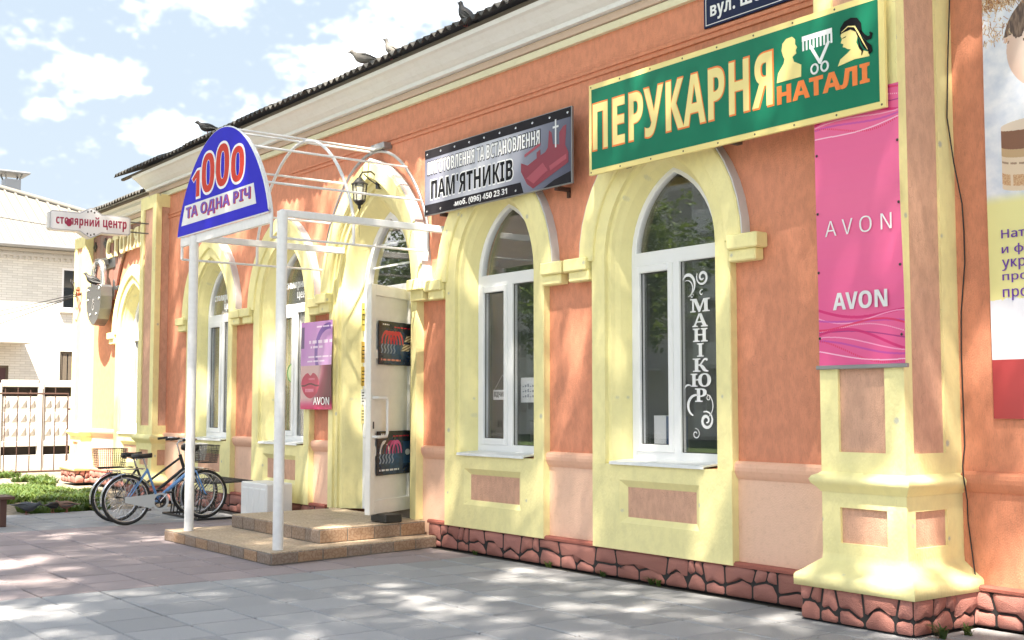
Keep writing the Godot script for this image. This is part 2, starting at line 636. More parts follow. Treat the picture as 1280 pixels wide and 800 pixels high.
	M.letter_purple = flat(lin(0.13, 0.03, 0.38), 0.3)
	M.crimson = flat(lin(0.34, 0.02, 0.07), 0.4)
	M.sign_grey_white = flat(lin(0.72, 0.72, 0.74), 0.4)

# grey textures, all near 1: what the surface is made of, not how it is lit
func scored() -> Texture2D:
	if M.has("scored_tex"):
		return M.scored_tex
	var im := Image.create(512, 512, false, Image.FORMAT_RGB8)
	im.fill(Color(0.97, 0.97, 0.97))
	var r := RandomNumberGenerator.new()
	r.seed = 4
	for i in 5200:
		var x := r.randi() % 512
		var y := r.randi() % 512
		var l := r.randi_range(3, 20)
		var v := r.randf_range(0.84, 0.95) if r.randf() < 0.75 else r.randf_range(0.96, 1.0)
		for k in l:
			var xx := (x + int(k * r.randf_range(-0.02, 0.05))) % 512
			im.set_pixel((xx + 512) % 512, (y + k) % 512, Color(v, v, v))
	# uneven coats of paint and a few hairline cracks
	var n := FastNoiseLite.new()
	n.seed = 71
	n.frequency = 0.012
	n.fractal_octaves = 4
	var cloudy := n.get_seamless_image(512, 512)
	for j in 512:
		for i in 512:
			var k := 0.955 + 0.045 * smoothstep(0.25, 0.75, cloudy.get_pixel(i, j).r)
			var c := im.get_pixel(i, j)
			im.set_pixel(i, j, Color(c.r * k, c.g * k, c.b * k))
	crack(im, r, 5, 0.80)
	M.scored_tex = ImageTexture.create_from_image(im)
	return M.scored_tex

func crack(im: Image, r: RandomNumberGenerator, count: int, tone: float) -> void:
	var w := im.get_width()
	for q in count:
		var p := Vector2(r.randi() % w, r.randi() % w)
		var a := r.randf_range(1.0, 2.1)
		for k in r.randi_range(30, 130):
			a += r.randf_range(-0.35, 0.35)
			p += Vector2.from_angle(a)
			var x := posmod(int(p.x), w)
			var y := posmod(int(p.y), w)
			var c := im.get_pixel(x, y)
			im.set_pixel(x, y, Color(c.r * tone, c.g * tone, c.b * tone))

# paint with brush streaks, some grey chips where it has come off, and hairline cracks
func chipped() -> Texture2D:
	var n := FastNoiseLite.new()
	n.seed = 43
	n.frequency = 0.010
	n.fractal_octaves = 6
	n.fractal_gain = 0.6
	var cloudy := n.get_seamless_image(1024, 1024)
	n.seed = 47
	n.frequency = 0.03
	n.fractal_octaves = 3
	var brush := n.get_seamless_image(1024, 1024)
	var im := Image.create(1024, 1024, false, Image.FORMAT_RGB8)
	for j in 1024:
		for i in 1024:
			var k := 0.972 + 0.028 * smoothstep(0.2, 0.7, cloudy.get_pixel(i, j).r)
			k *= 0.985 + 0.015 * brush.get_pixel(i, (j / 6) % 1024).r
			im.set_pixel(i, j, Color(k, k, k))
	var r := RandomNumberGenerator.new()
	r.seed = 15
	for q in 7:
		var c := Vector2(r.randi() % 1024, r.randi() % 1024)
		var s := r.randf_range(5.0, 13.0)
		for y in range(-16, 17):
			for x in range(-22, 23):
				var d := Vector2(x / 1.5, y).length() + 5.0 * sin(x * 0.7 + q) * sin(y * 0.9)
				if d < s:
					var v := r.randf_range(0.78, 0.9)
					im.set_pixel(posmod(int(c.x) + x, 1024), posmod(int(c.y) + y, 1024), Color(v * 0.93, v * 0.97, minf(1.0, v * 1.5)))
	crack(im, r, 9, 0.82)
	return ImageTexture.create_from_image(im)

func veined() -> Texture2D:
	if M.has("veined_tex"):
		return M.veined_tex
	var n := FastNoiseLite.new()
	n.seed = 17
	n.frequency = 0.018
	n.fractal_type = FastNoiseLite.FRACTAL_RIDGED
	n.fractal_octaves = 4
	var t := NoiseTexture2D.new()
	t.width = 512
	t.height = 512
	t.seamless = true
	t.noise = n
	var g := Gradient.new()
	g.offsets = PackedFloat32Array([0.0, 0.55, 0.8, 1.0])
	g.colors = PackedColorArray([Color(1, 1, 1), Color(0.93, 0.9, 0.86), Color(0.80, 0.73, 0.66), Color(0.95, 0.93, 0.9)])
	t.color_ramp = g
	M.veined_tex = t
	return t

func stained() -> Texture2D:
	var n := FastNoiseLite.new()
	n.seed = 41
	n.frequency = 0.011
	n.fractal_octaves = 6
	n.fractal_gain = 0.62
	var t := NoiseTexture2D.new()
	t.width = 1024
	t.height = 1024
	t.seamless = true
	t.noise = n
	var g := Gradient.new()
	g.offsets = PackedFloat32Array([0.0, 0.16, 0.3, 0.75, 1.0])
	g.colors = PackedColorArray([Color(0.93, 0.92, 0.91), Color(0.965, 0.96, 0.955), Color(0.985, 0.985, 0.98), Color(1, 1, 1), Color(0.985, 0.985, 0.985)])
	t.color_ramp = g
	return t

func patchy() -> Texture2D:
	var n := FastNoiseLite.new()
	n.seed = 51
	n.frequency = 0.02
	n.fractal_octaves = 6
	n.fractal_gain = 0.6
	var t := NoiseTexture2D.new()
	t.width = 1024
	t.height = 1024
	t.seamless = true
	t.noise = n
	var g := Gradient.new()
	g.offsets = PackedFloat32Array([0.0, 0.35, 0.55, 1.0])
	g.colors = PackedColorArray([Color(0.55, 0.53, 0.45), Color(0.78, 0.76, 0.7), Color(0.92, 0.9, 0.87), Color(1, 1, 1)])
	t.color_ramp = g
	return t

# ---------------------------------------------------------------- the shop house
func half_wall(s: SurfaceTool, c: float, side: float, w: float, sp: float, h: float, foot: float, y0: float, y1: float, z0: float, z1: float, o := 0.0) -> void:
	var a := arch(0.0, w, sp, h, foot, o)
	var p := PackedVector2Array()
	p.append(Vector2(1.26, y0))
	if foot > y0:
		p.append(Vector2(0, y0))
		p.append(Vector2(0, foot))
	for i in range(a.size() - 1, a.size() / 2 - 1, -1):
		p.append(a[i])
	p.append(Vector2(0, y1))
	p.append(Vector2(1.26, y1))
	for i in p.size():
		p[i] = Vector2(c + side * p[i].x, p[i].y)
	prism(s, p, z0, z1)

func stone_mesh(poly: PackedVector2Array, z0: float, x: Transform3D) -> ArrayMesh:
	var s := S()
	var c := Vector2.ZERO
	for p in poly:
		c += p
	c /= poly.size()
	var up := rng.randf_range(0.014, 0.022)
	var mid := Vector3(c.x, c.y, z0 + up * 1.15)
	s.set_smooth_group(2)
	for i in poly.size():
		var a := poly[i]
		var b := poly[(i + 1) % poly.size()]
		var a2 := a.lerp(c, 0.2)
		var b2 := b.lerp(c, 0.2)
		var A := x * Vector3(a.x, a.y, z0)
		var B := x * Vector3(b.x, b.y, z0)
		var A2 := x * Vector3(a2.x, a2.y, z0 + up)
		var B2 := x * Vector3(b2.x, b2.y, z0 + up)
		var o := x * Vector3(c.x, c.y, z0 - 0.2)
		quad_o(s, A, B, B2, A2, o)
		tri_o(s, A2, B2, x * mid, o)
	s.set_smooth_group(-1)
	return done(s)

func lean_at(k: int, marks: Array) -> float:
	return 0.0 if k == marks[0] or k == marks[-1] else 0.045 * sin(k * 12.9898 + marks.size())

# stones of a painted stone base along local x on a face at local z0
func stone_run(parent: Node, x0: float, x1: float, z0: float, top: float, x := Transform3D.IDENTITY) -> void:
	var joints := [x0]
	while joints[-1] < x1 - 0.34:
		joints.append(joints[-1] + rng.randf_range(0.15, 0.34))
	joints.append(x1)
	var line := [Vector2(x0, rng.randf_range(0.08, 0.12))]
	var marks := [0]
	for i in joints.size() - 1:
		var a: float = joints[i]
		var b: float = joints[i + 1]
		var pk := rng.randf_range(0.115, 0.185) * top / 0.30
		var lean := rng.randf_range(-0.16, 0.16)
		line.append(Vector2(lerpf(a, b, 0.24 + lean), pk - rng.randf_range(0.0, 0.035)))
		line.append(Vector2(lerpf(a, b, 0.5 + lean), pk))
		if rng.randf() < 0.3:
			marks.append(line.size() - 1)
		line.append(Vector2(lerpf(a, b, 0.8 + lean * 0.6), pk - rng.randf_range(0.0, 0.045)))
		line.append(Vector2(b, rng.randf_range(0.05, 0.14) * top / 0.30))
		if rng.randf() < 0.85 or i == joints.size() - 2:
			marks.append(line.size() - 1)
	var polys := []
	for i in joints.size() - 1:
		var p := PackedVector2Array([Vector2(joints[i + 1], 0.004), Vector2(joints[i], 0.004)])
		for k in 5:
			p.append(line[i * 4 + k])
		polys.append(p)
	for i in marks.size() - 1:
		var p := PackedVector2Array()
		for k in range(marks[i], marks[i + 1] + 1):
			p.append(line[k])
		var e1 := rng.randf_range(-0.02, 0.02)
		p.append(Vector2(line[marks[i + 1]].x + lean_at(marks[i + 1], marks), top - 0.02))
		p.append(Vector2(lerpf(line[marks[i]].x, line[marks[i + 1]].x, 0.5), top - 0.005 + e1 * 0.2))
		p.append(Vector2(line[marks[i]].x + lean_at(marks[i], marks), top - 0.02))
		polys.append(p)
	for p in polys:
		for q in Geometry2D.offset_polygon(p, -0.023, Geometry2D.JOIN_MITER):
			for r in Geometry2D.offset_polygon(q, 0.0135, Geometry2D.JOIN_ROUND):
				var t := PackedVector2Array()
				for i in r.size():
					if t.is_empty() or t[-1].distance_to(r[i]) > 0.007:
						t.append(r[i])
				if t.size() > 3:
					put(parent, "stone", stone_mesh(t, z0, x), M.stone[rng.randi() % 4])

func window_unit(b: Node3D, c: float, z: float, plain := false) -> Node3D:
	var w := 0.57
	var sp := 2.98
	var h := 0.80
	var win := holder(b, "window")
	var s := S()
	sweep_arch(s, c, w + 0.03, sp, h + 0.045, 1.09, [[0.0, z - 0.03], [0.0, z + 0.04], [-0.075, z + 0.04], [-0.085, z + 0.03], [-0.085, z - 0.03]])
	box(s, Vector3(c - w + 0.05, 1.09, z - 0.03), Vector3(c + w - 0.05, 1.17, z + 0.04), 0.006)
	box(s, Vector3(c - w + 0.04, 2.90, z - 0.03), Vector3(c + w - 0.04, 3.03, z + 0.042), 0.006)
	box(s, Vector3(c - 0.03, 1.16, z - 0.03), Vector3(c + 0.065, 2.91, z + 0.041), 0.006)
	part(win, "frame", s, M.pvc)
	s = S()
	var l := c - w + 0.045
	var r := c - 0.02
	for q in [[l, l + 0.075, 1.165, 2.905], [r - 0.06, r, 1.165, 2.905]]:
		box(s, Vector3(q[0], q[2], z - 0.02), Vector3(q[1], q[3], z + 0.058), 0.008)
	for q in [[1.165, 1.235], [2.835, 2.905]]:
		box(s, Vector3(l + 0.07, q[0], z - 0.02), Vector3(r - 0.055, q[1], z + 0.0575), 0.008)
	part(win, "sash", s, M.pvc)
	s = S()
	for q in [[l + 0.072, r - 0.057, 1.232, 2.838, z + 0.03], [c + 0.06, c + w - 0.04, 1.165, 2.905, z + 0.02]]:
		for e in [[q[0], q[0] + 0.009, q[2], q[3]], [q[1] - 0.009, q[1], q[2], q[3]], [q[0], q[1], q[2], q[2] + 0.009], [q[0], q[1], q[3] - 0.009, q[3]]]:
			box(s, Vector3(e[0], e[2], q[4] - 0.01), Vector3(e[1], e[3], q[4]))
	part(win, "gasket", s, M.gasket)
	s = S()
	for dz in [0.010, 0.006, -0.010, -0.014]:
		quad(s, Vector3(l + 0.07, 2.84, z + dz), Vector3(r - 0.055, 2.84, z + dz), Vector3(r - 0.055, 1.23, z + dz), Vector3(l + 0.07, 1.23, z + dz))
	part(win, "pane", s, M.glass)
	s = S()
	for dz in [0.006, 0.002, -0.014, -0.018]:
		quad(s, Vector3(c + 0.06, 2.905, z + dz), Vector3(c + w - 0.035, 2.905, z + dz), Vector3(c + w - 0.035, 1.165, z + dz), Vector3(c + 0.06, 1.165, z + dz))
	part(win, "pane", s, M.glass)
	s = S()
	prism(s, pack(arch(c, w - 0.045, 3.02, h - 0.02, 3.02, 0.0)), z + 0.002, z + 0.006)
	prism(s, pack(arch(c, w - 0.045, 3.02, h - 0.02, 3.02, 0.0)), z - 0.018, z - 0.014)
	part(win, "pane", s, M.glass)
	s = S()
	extrude_x(s, [Vector2(z, 1.10), Vector2(z + 0.295, 1.078), Vector2(z + 0.30, 1.05), Vector2(z + 0.285, 1.05), Vector2(z + 0.285, 1.064), Vector2(z, 1.085), Vector2(z, 1.10)], c - 0.62, c + 0.58)
	part(win, "sill", s, M.white_paint)
	return win

func surround(b: Node3D, c: float, z: float) -> void:
	var s := S()
	var prof := [[0.0, -0.26], [0.0, -0.14], [0.02, -0.10], [0.05, -0.05], [0.085, -0.012], [0.105, 0.02], [0.14, 0.03], [0.145, 0.07], [0.31, 0.085], [0.32, 0.075], [0.32, 0.0]]
	for p in prof:
		p[1] += z
	sweep_arch(s, c, 0.57, 2.98, 0.80, 1.05, prof)
	part(b, "window_surround", s, M.yellow)
	s = S()
	var hood := [[0.275, 0.06], [0.28, 0.100], [0.29, 0.110], [0.455, 0.120], [0.47, 0.108], [0.47, 0.0]]
	for p in hood:
		p[1] += z
	sweep_arch(s, c, 0.57, 2.98, 0.80, 2.98, hood)
	part(b, "hood_mould", s, M.yellow)
	s = S()
	sweep_arch(s, c, 0.57, 2.98, 0.80, 2.98, [[0.471, z + 0.0], [0.471, z + 0.10], [0.478, z + 0.102], [0.485, z + 0.10], [0.485, z + 0.0]])
	part(b, "hood_flashing", s, M.flashing)
	for e in [-1.0, 1.0]:
		s = S()
		box(s, Vector3(c + e * 0.91, 2.895, z), Vector3(c + e * 1.245, 3.02, z + 0.15), 0.012)
		box(s, Vector3(c + e * 0.90, 2.795, z), Vector3(c + e * 1.20, 2.90, z + 0.115), 0.012)
		part(b, "impost", s, M.yellow)

func apron(b: Node3D, c: float, z: float) -> void:
	var s := S()
	var d := z + 0.083
	# a slab with a recessed field: four bars, chamfered inwards, and the field behind
	box(s, Vector3(c - 0.885, 0.27, z), Vector3(c - 0.51, 1.052, d))
	box(s, Vector3(c + 0.51, 0.27, z), Vector3(c + 0.885, 1.052, d))
	box(s, Vector3(c - 0.51, 0.27, z), Vector3(c + 0.51, 0.52, d))
	box(s, Vector3(c - 0.51, 0.91, z), Vector3(c + 0.51, 1.052, d))
	var zi := z + 0.035
	var o := [Vector3(c - 0.51, 0.52, d), Vector3(c + 0.51, 0.52, d), Vector3(c + 0.51, 0.91, d), Vector3(c - 0.51, 0.91, d)]
	var i := [Vector3(c - 0.43, 0.575, zi), Vector3(c + 0.43, 0.575, zi), Vector3(c + 0.43, 0.84, zi), Vector3(c - 0.43, 0.84, zi)]
	for k in 4:
		quad(s, o[k], i[k], i[(k + 1) % 4], o[(k + 1) % 4])
	part(b, "apron", s, M.yellow)
	s = S()
	box(s, Vector3(c - 0.44, 0.565, z), Vector3(c + 0.44, 0.85, zi + 0.003))
	part(b, "apron_field", s, M.salmon)

# square pilaster with sunk panels on its front and one flank; footprint x0..x1, zb..zf
func pilaster(b: Node3D, x0: float, x1: float, zb: float, zf: float, top: float, flank: bool) -> void:
	var p := holder(b, "pilaster")
	var s := S()
	box(s, Vector3(x0 + 0.02, 0.3, zb), Vector3(x1 - 0.02, top, zf - 0.025))
	part(p, "panel_field", s, M.salmon)
	s = S()
	var t := 0.165
	for seg in [[1.08, 1.25, top - 0.22, top], [0.44, 0.58, 0.84, 0.96]]:
		var lo: float = seg[0]
		var a: float = seg[1]
		var c: float = seg[2]
		var hi: float = seg[3]
		# corner posts, then the rails between them
		box(s, Vector3(x0, lo, zb), Vector3(x0 + t, hi, zf))
		box(s, Vector3(x1 - t, lo, zf - 0.10 if flank else zb), Vector3(x1, hi, zf))
		if flank:
			box(s, Vector3(x1 - t, lo, zb), Vector3(x1, hi, zb + 0.20))
			box(s, Vector3(x1 - t, lo, zb + 0.20), Vector3(x1, a, zf - 0.10))
			box(s, Vector3(x1 - t, c, zb + 0.20), Vector3(x1, hi, zf - 0.10))
		box(s, Vector3(x0 + t, lo, zf - 0.06), Vector3(x1 - t, a, zf))
		box(s, Vector3(x0 + t, c, zf - 0.06), Vector3(x1 - t, hi, zf))
	# turned ring and flared foot: rings of the footprint pushed out by o at height y
	var rings := [[0.0, 1.10], [0.02, 1.085], [0.055, 1.07], [0.07, 1.045], [0.06, 1.015], [0.03, 0.985], [0.015, 0.965], [0.005, 0.95]]
	var foot := [[0.0, 0.50], [0.004, 0.455], [0.03, 0.435], [0.10, 0.375], [0.145, 0.345], [0.155, 0.33], [0.155, 0.255], [0.10, 0.25]]
	for rr in [rings, foot]:
		for k in rr.size() - 1:
			var q := []
			for e in [rr[k], rr[k + 1]]:
				var o: float = e[0]
				q.append([Vector3(x0 - o, e[1], zb), Vector3(x0 - o, e[1], zf + o), Vector3(x1 + o, e[1], zf + o), Vector3(x1 + o, e[1], zb)])
			for g in 3:
				s.set_smooth_group(20 + g)
				quad(s, q[0][g], q[0][g + 1], q[1][g + 1], q[1][g])
	s.set_smooth_group(-1)
	part(p, "pilaster_casing", s, M.yellow)
	s = S()
	box(s, Vector3(x0 - 0.12, 0.0, zb), Vector3(x1 + 0.12, 0.262, zf + 0.12), 0.02)
	part(p, "plinth_body", s, M.joint)
	var t0 := Transform3D(Basis.IDENTITY, Vector3(0, 0, 0))
	stone_run(p, x0 - 0.12, x1 + 0.12, zf + 0.12, 0.29, t0)
	stone_run(p, -(zf + 0.13), -zb, 0.0, 0.29, Transform3D(Basis(Vector3.UP, PI / 2), Vector3(x1 + 0.12, 0, 0)))

func cornice(b: Node3D, x0: float, x1: float, z: float, y: float, k := 1.0) -> void:
	var s := S()
	extrude_x(s, [Vector2(z - 0.02, y), Vector2(z + 0.05, y), Vector2(z + 0.055, y + 0.07), Vector2(z + 0.035, y + 0.078), Vector2(z - 0.02, y + 0.078), Vector2(z - 0.02, y)], x0, x1)
	part(b, "cornice_fillet", s, M.cornice_cream)
	s = S()
	extrude_x(s, [Vector2(z - 0.02, y + 0.078), Vector2(z + 0.075, y + 0.08), Vector2(z + 0.085, y + 0.15), Vector2(z - 0.02, y + 0.155), Vector2(z - 0.02, y + 0.078)], x0 - 0.02, x1 + 0.02)
	part(b, "cornice_band", s, M.cornice_beige)
	s = S()
	extrude_x(s, [Vector2(z - 0.02, y + 0.156), Vector2(z + 0.14, y + 0.158), Vector2(z + 0.15, y + 0.20), Vector2(z + 0.17, y + 0.21), Vector2(z + 0.22, y + 0.245), Vector2(z + 0.28 * k, y + 0.30), Vector2(z + 0.34 * k, y + 0.345), Vector2(z + 0.38 * k, y + 0.36), Vector2(z + 0.40 * k, y + 0.40), Vector2(z - 0.02, y + 0.41), Vector2(z - 0.02, y + 0.156)], x0 - 0.03, x1 + 0.03)
	part(b, "cornice_cove", s, M.cornice_white)

# corrugated sheets on a slope that starts at the eaves (z, y) and climbs towards -z
func roof(b: Node3D, x0: float, x1: float, z: float, y: float, depth: float) -> void:
	var r := holder(b, "roof")
	var n := int(round((x1 - x0) / 1.05))
	var wsh := (x1 - x0) / n
	var rise := 0.42
	for i in n:
		var s := S()
		var a := x0 + i * wsh
		var dz := rng.randf_range(-0.03, 0.03)
		var dy := rng.randf_range(-0.006, 0.012) + 0.01 * (i % 2)
		var m := 42
		var prev := []
		for k in m + 1:
			var xx := a + (wsh + 0.03) * k / m
			var wave := 0.027 * sin(TAU * xx / 0.15)
			var e := Vector3(xx, y + wave + dy, z + dz)
			var f := Vector3(xx, y + wave + dy + rise * depth, z - depth)
			var cur := [e, f, e - Vector3(0, 0.012, 0), f - Vector3(0, 0.012, 0)]
			if k > 0:
				s.set_smooth_group(1)
				quad(s, prev[0], prev[1], cur[1], cur[0])
				quad(s, prev[2], cur[2], cur[3], prev[3])
				s.set_smooth_group(-1)
				quad(s, prev[0], cur[0], cur[2], prev[2])
			prev = cur
		part(r, "roof_sheet", s, M.slate)
	var s := S()
	box(s, Vector3(x0 + 0.05, y - 0.075, z - 0.14), Vector3(x1 - 0.05, y - 0.035, z - 0.09))
	part(r, "eaves_board", s, M.old_wood)

func build_house() -> Node3D:
	var b := thing("shop_house", "long one-storey orange and yellow house with pointed arch windows and grey corrugated roof", "building", Vector3(-12.86, 0, -2.5))
	# walls of the middle block
	var s := S()
	for c in BAYS:
		for e in [-1.0, 1.0]:
			half_wall(s, c, e, 0.57, 2.98, 0.80, 1.055, 1.05, 5.6, -0.38, 0.0, 0.12)
	for e in [-1.0, 1.0]:
		half_wall(s, DOOR_X, e, 0.62, 3.0, 1.0, 0.2, 0.2, 5.6, -0.38, 0.0, 0.24)
	box(s, Vector3(-20.55, 1.05, -0.38), Vector3(-19.16, 5.6, 0.0))
	box(s, Vector3(-6.56, 1.05, -0.38), Vector3(-5.20, 5.6, 0.0))
	box(s, Vector3(-20.55, 0.0, -0.45), Vector3(-20.40, 5.6, -7.0))
	box(s, Vector3(-5.35, 0.0, -0.45), Vector3(-5.20, 5.6, -7.0))
	part(b, "wall", s, M.orange)
	s = S()
	box(s, Vector3(-20.54, 0.0, -0.38), Vector3(-13.90, 1.05, 0.003))
	box(s, Vector3(-11.82, 0.0, -0.37), Vector3(-5.21, 1.05, 0.003))
	part(b, "wall_base", s, M.peach)
	# belt between the window aprons
	var belt := [Vector2(-0.02, 1.135), Vector2(0.03, 1.13), Vector2(0.052, 1.11), Vector2(0.056, 1.08), Vector2(0.05, 1.05), Vector2(0.03, 1.01), Vector2(0.012, 0.985), Vector2(-0.02, 0.98), Vector2(-0.02, 1.135)]
	for r in [[-19.86, -18.765], [-17.035, -16.245], [-14.515, -13.96], [-11.76, -11.205], [-9.475, -8.685], [-6.955, -5.85]]:
		s = S()
		extrude_x(s, belt, r[0], r[1])
		part(b, "belt_course", s, M.peach_belt)
	s = S()
	extrude_x(s, [Vector2(-0.01, 4.79), Vector2(0.022, 4.795), Vector2(0.025, 4.82), Vector2(0.012, 4.824), Vector2(0.012, 4.84), Vector2(0.03, 4.845), Vector2(0.034, 4.875), Vector2(-0.01, 4.885), Vector2(-0.01, 4.79)], -19.86, -5.87)
	part(b, "string_course", s, M.orange)
	for c in BAYS:
		surround(b, c, 0.0)
		apron(b, c, 0.0)
		window_unit(b, c, -0.19)
	door_way(b)
	pilaster(b, -5.88, -5.14, WING_Z, 0.24, 5.2, true)
	pilaster(b, -20.58, -19.84, WING_Z, 0.24, 5.2, true)
	cornice(b, -20.62, -5.10, 0.0, 5.19)
	roof(b, -21.2, -4.6, 0.5, 5.665, 7.6)
	# plinth
	for r in [[-19.70, -14.05], [-11.60, -5.99]]:
		var p := holder(b, "plinth")
		s = S()
		box(s, Vector3(r[0], 0.0, -0.01), Vector3(r[1], 0.285, 0.05), 0.02)
		part(p, "plinth_body", s, M.joint)
		s = S()
		extrude_x(s, [Vector2(0.0, 0.30), Vector2(0.055, 0.302), Vector2(0.072, 0.285), Vector2(0.07, 0.262), Vector2(0.04, 0.262), Vector2(0.0, 0.30)], r[0], r[1])
		part(p, "plinth_rim", s, M.plinth_paint)
		stone_run(p, r[0], r[1], 0.05, 0.28)
	# set-back wings
	for wing in [[-25.8, -20.4, [-22.65]], [-5.36, 0.5, [-2.4]]]:
		s = S()
		var x0: float = wing[0]
		var x1: float = wing[1]
		var c: float = wing[2][0]
		for e in [-1.0, 1.0]:
			half_wall(s, c, e, 0.57, 2.98, 0.80, 1.055, 1.0, 5.5, WING_Z - 0.35, WING_Z, 0.12)
		box(s, Vector3(x0, 1.0, WING_Z - 0.35), Vector3(c - 1.26, 5.5, WING_Z))
		box(s, Vector3(c + 1.26, 1.0, WING_Z - 0.35), Vector3(x1, 5.5, WING_Z))
		box(s, Vector3(x0, 0.0, WING_Z - 0.35), Vector3(x0 + 0.3, 5.5, -7.0))
		box(s, Vector3(x1 - 0.3, 0.0, WING_Z - 0.35), Vector3(x1, 5.5, -7.0))
		part(b, "wing_wall", s, M.orange)
		s = S()
		box(s, Vector3(x0, 0.0, WING_Z - 0.35), Vector3(x1, 1.0, WING_Z - 0.001))
		part(b, "wing_wall_base", s, M.orange if x0 > -10.0 else M.peach)
		var wb := []
		for p in belt:
			wb.append(Vector2(p.x + WING_Z, p.y - 0.02))
		for r in [[x0 + (0.6 if x0 < -10.0 else 0.24), c - 0.88], [c + 0.88, x1 - 0.1]]:
			s = S()
			extrude_x(s, wb, r[0], r[1])
			part(b, "belt_course", s, M.orange if x0 > -10.0 else M.peach_belt)
		surround(b, c, WING_Z)
		apron(b, c, WING_Z)
		window_unit(b, c, WING_Z - 0.19)
		cornice(b, x0 - 0.05, x1, WING_Z, 5.10, 0.8)
		roof(b, x0 - 0.3, x1, 0.03, 5.47, 7.0)
		var p := holder(b, "plinth")
		s = S()
		box(s, Vector3(x0, 0.0, WING_Z - 0.01), Vector3(x1, 0.27, WING_Z + 0.05), 0.02)
		part(p, "plinth_body", s, M.joint)
		s = S()
		extrude_x(s, [Vector2(WING_Z, 0.30), Vector2(WING_Z + 0.055, 0.302), Vector2(WING_Z + 0.072, 0.285), Vector2(WING_Z + 0.07, 0.262), Vector2(WING_Z + 0.04, 0.262), Vector2(WING_Z, 0.30)], x0, x1)
		part(p, "plinth_rim", s, M.plinth_paint)
		stone_run(p, x0, x1 if x0 < -10 else -3.6, WING_Z + 0.05, 0.28)
	pilaster(b, -25.80, -25.12, WING_Z - 0.3, -0.22, 5.1, false)
	# rooms behind the windows, closed on every side
	s = S()
	for r in [[-25.5, -20.56], [-20.39, -5.36], [-5.19, 0.2]]:
		box(s, Vector3(r[0], 5.0, -7.0), Vector3(r[1], 5.12, -0.36 if r[0] == -20.39 else -0.80))
	box(s, Vector3(-25.8, 0.0, -7.2), Vector3(0.5, 5.6, -7.0))
	for xx in [-9.1, -11.6, -14.1, -16.6]:
		box(s, Vector3(xx - 0.06, 0.2, -6.99), Vector3(xx + 0.06, 5.0, -0.39))
	part(b, "inner_wall", s, M.room_wall)
	s = S()
	box(s, Vector3(-25.7, 0.16, -7.0), Vector3(0.4, 0.22, -0.81))
	box(s, Vector3(-20.38, 0.16, -0.81), Vector3(-5.37, 0.22, -0.39))
	part(b, "inner_floor", s, M.room_floor)
	return b

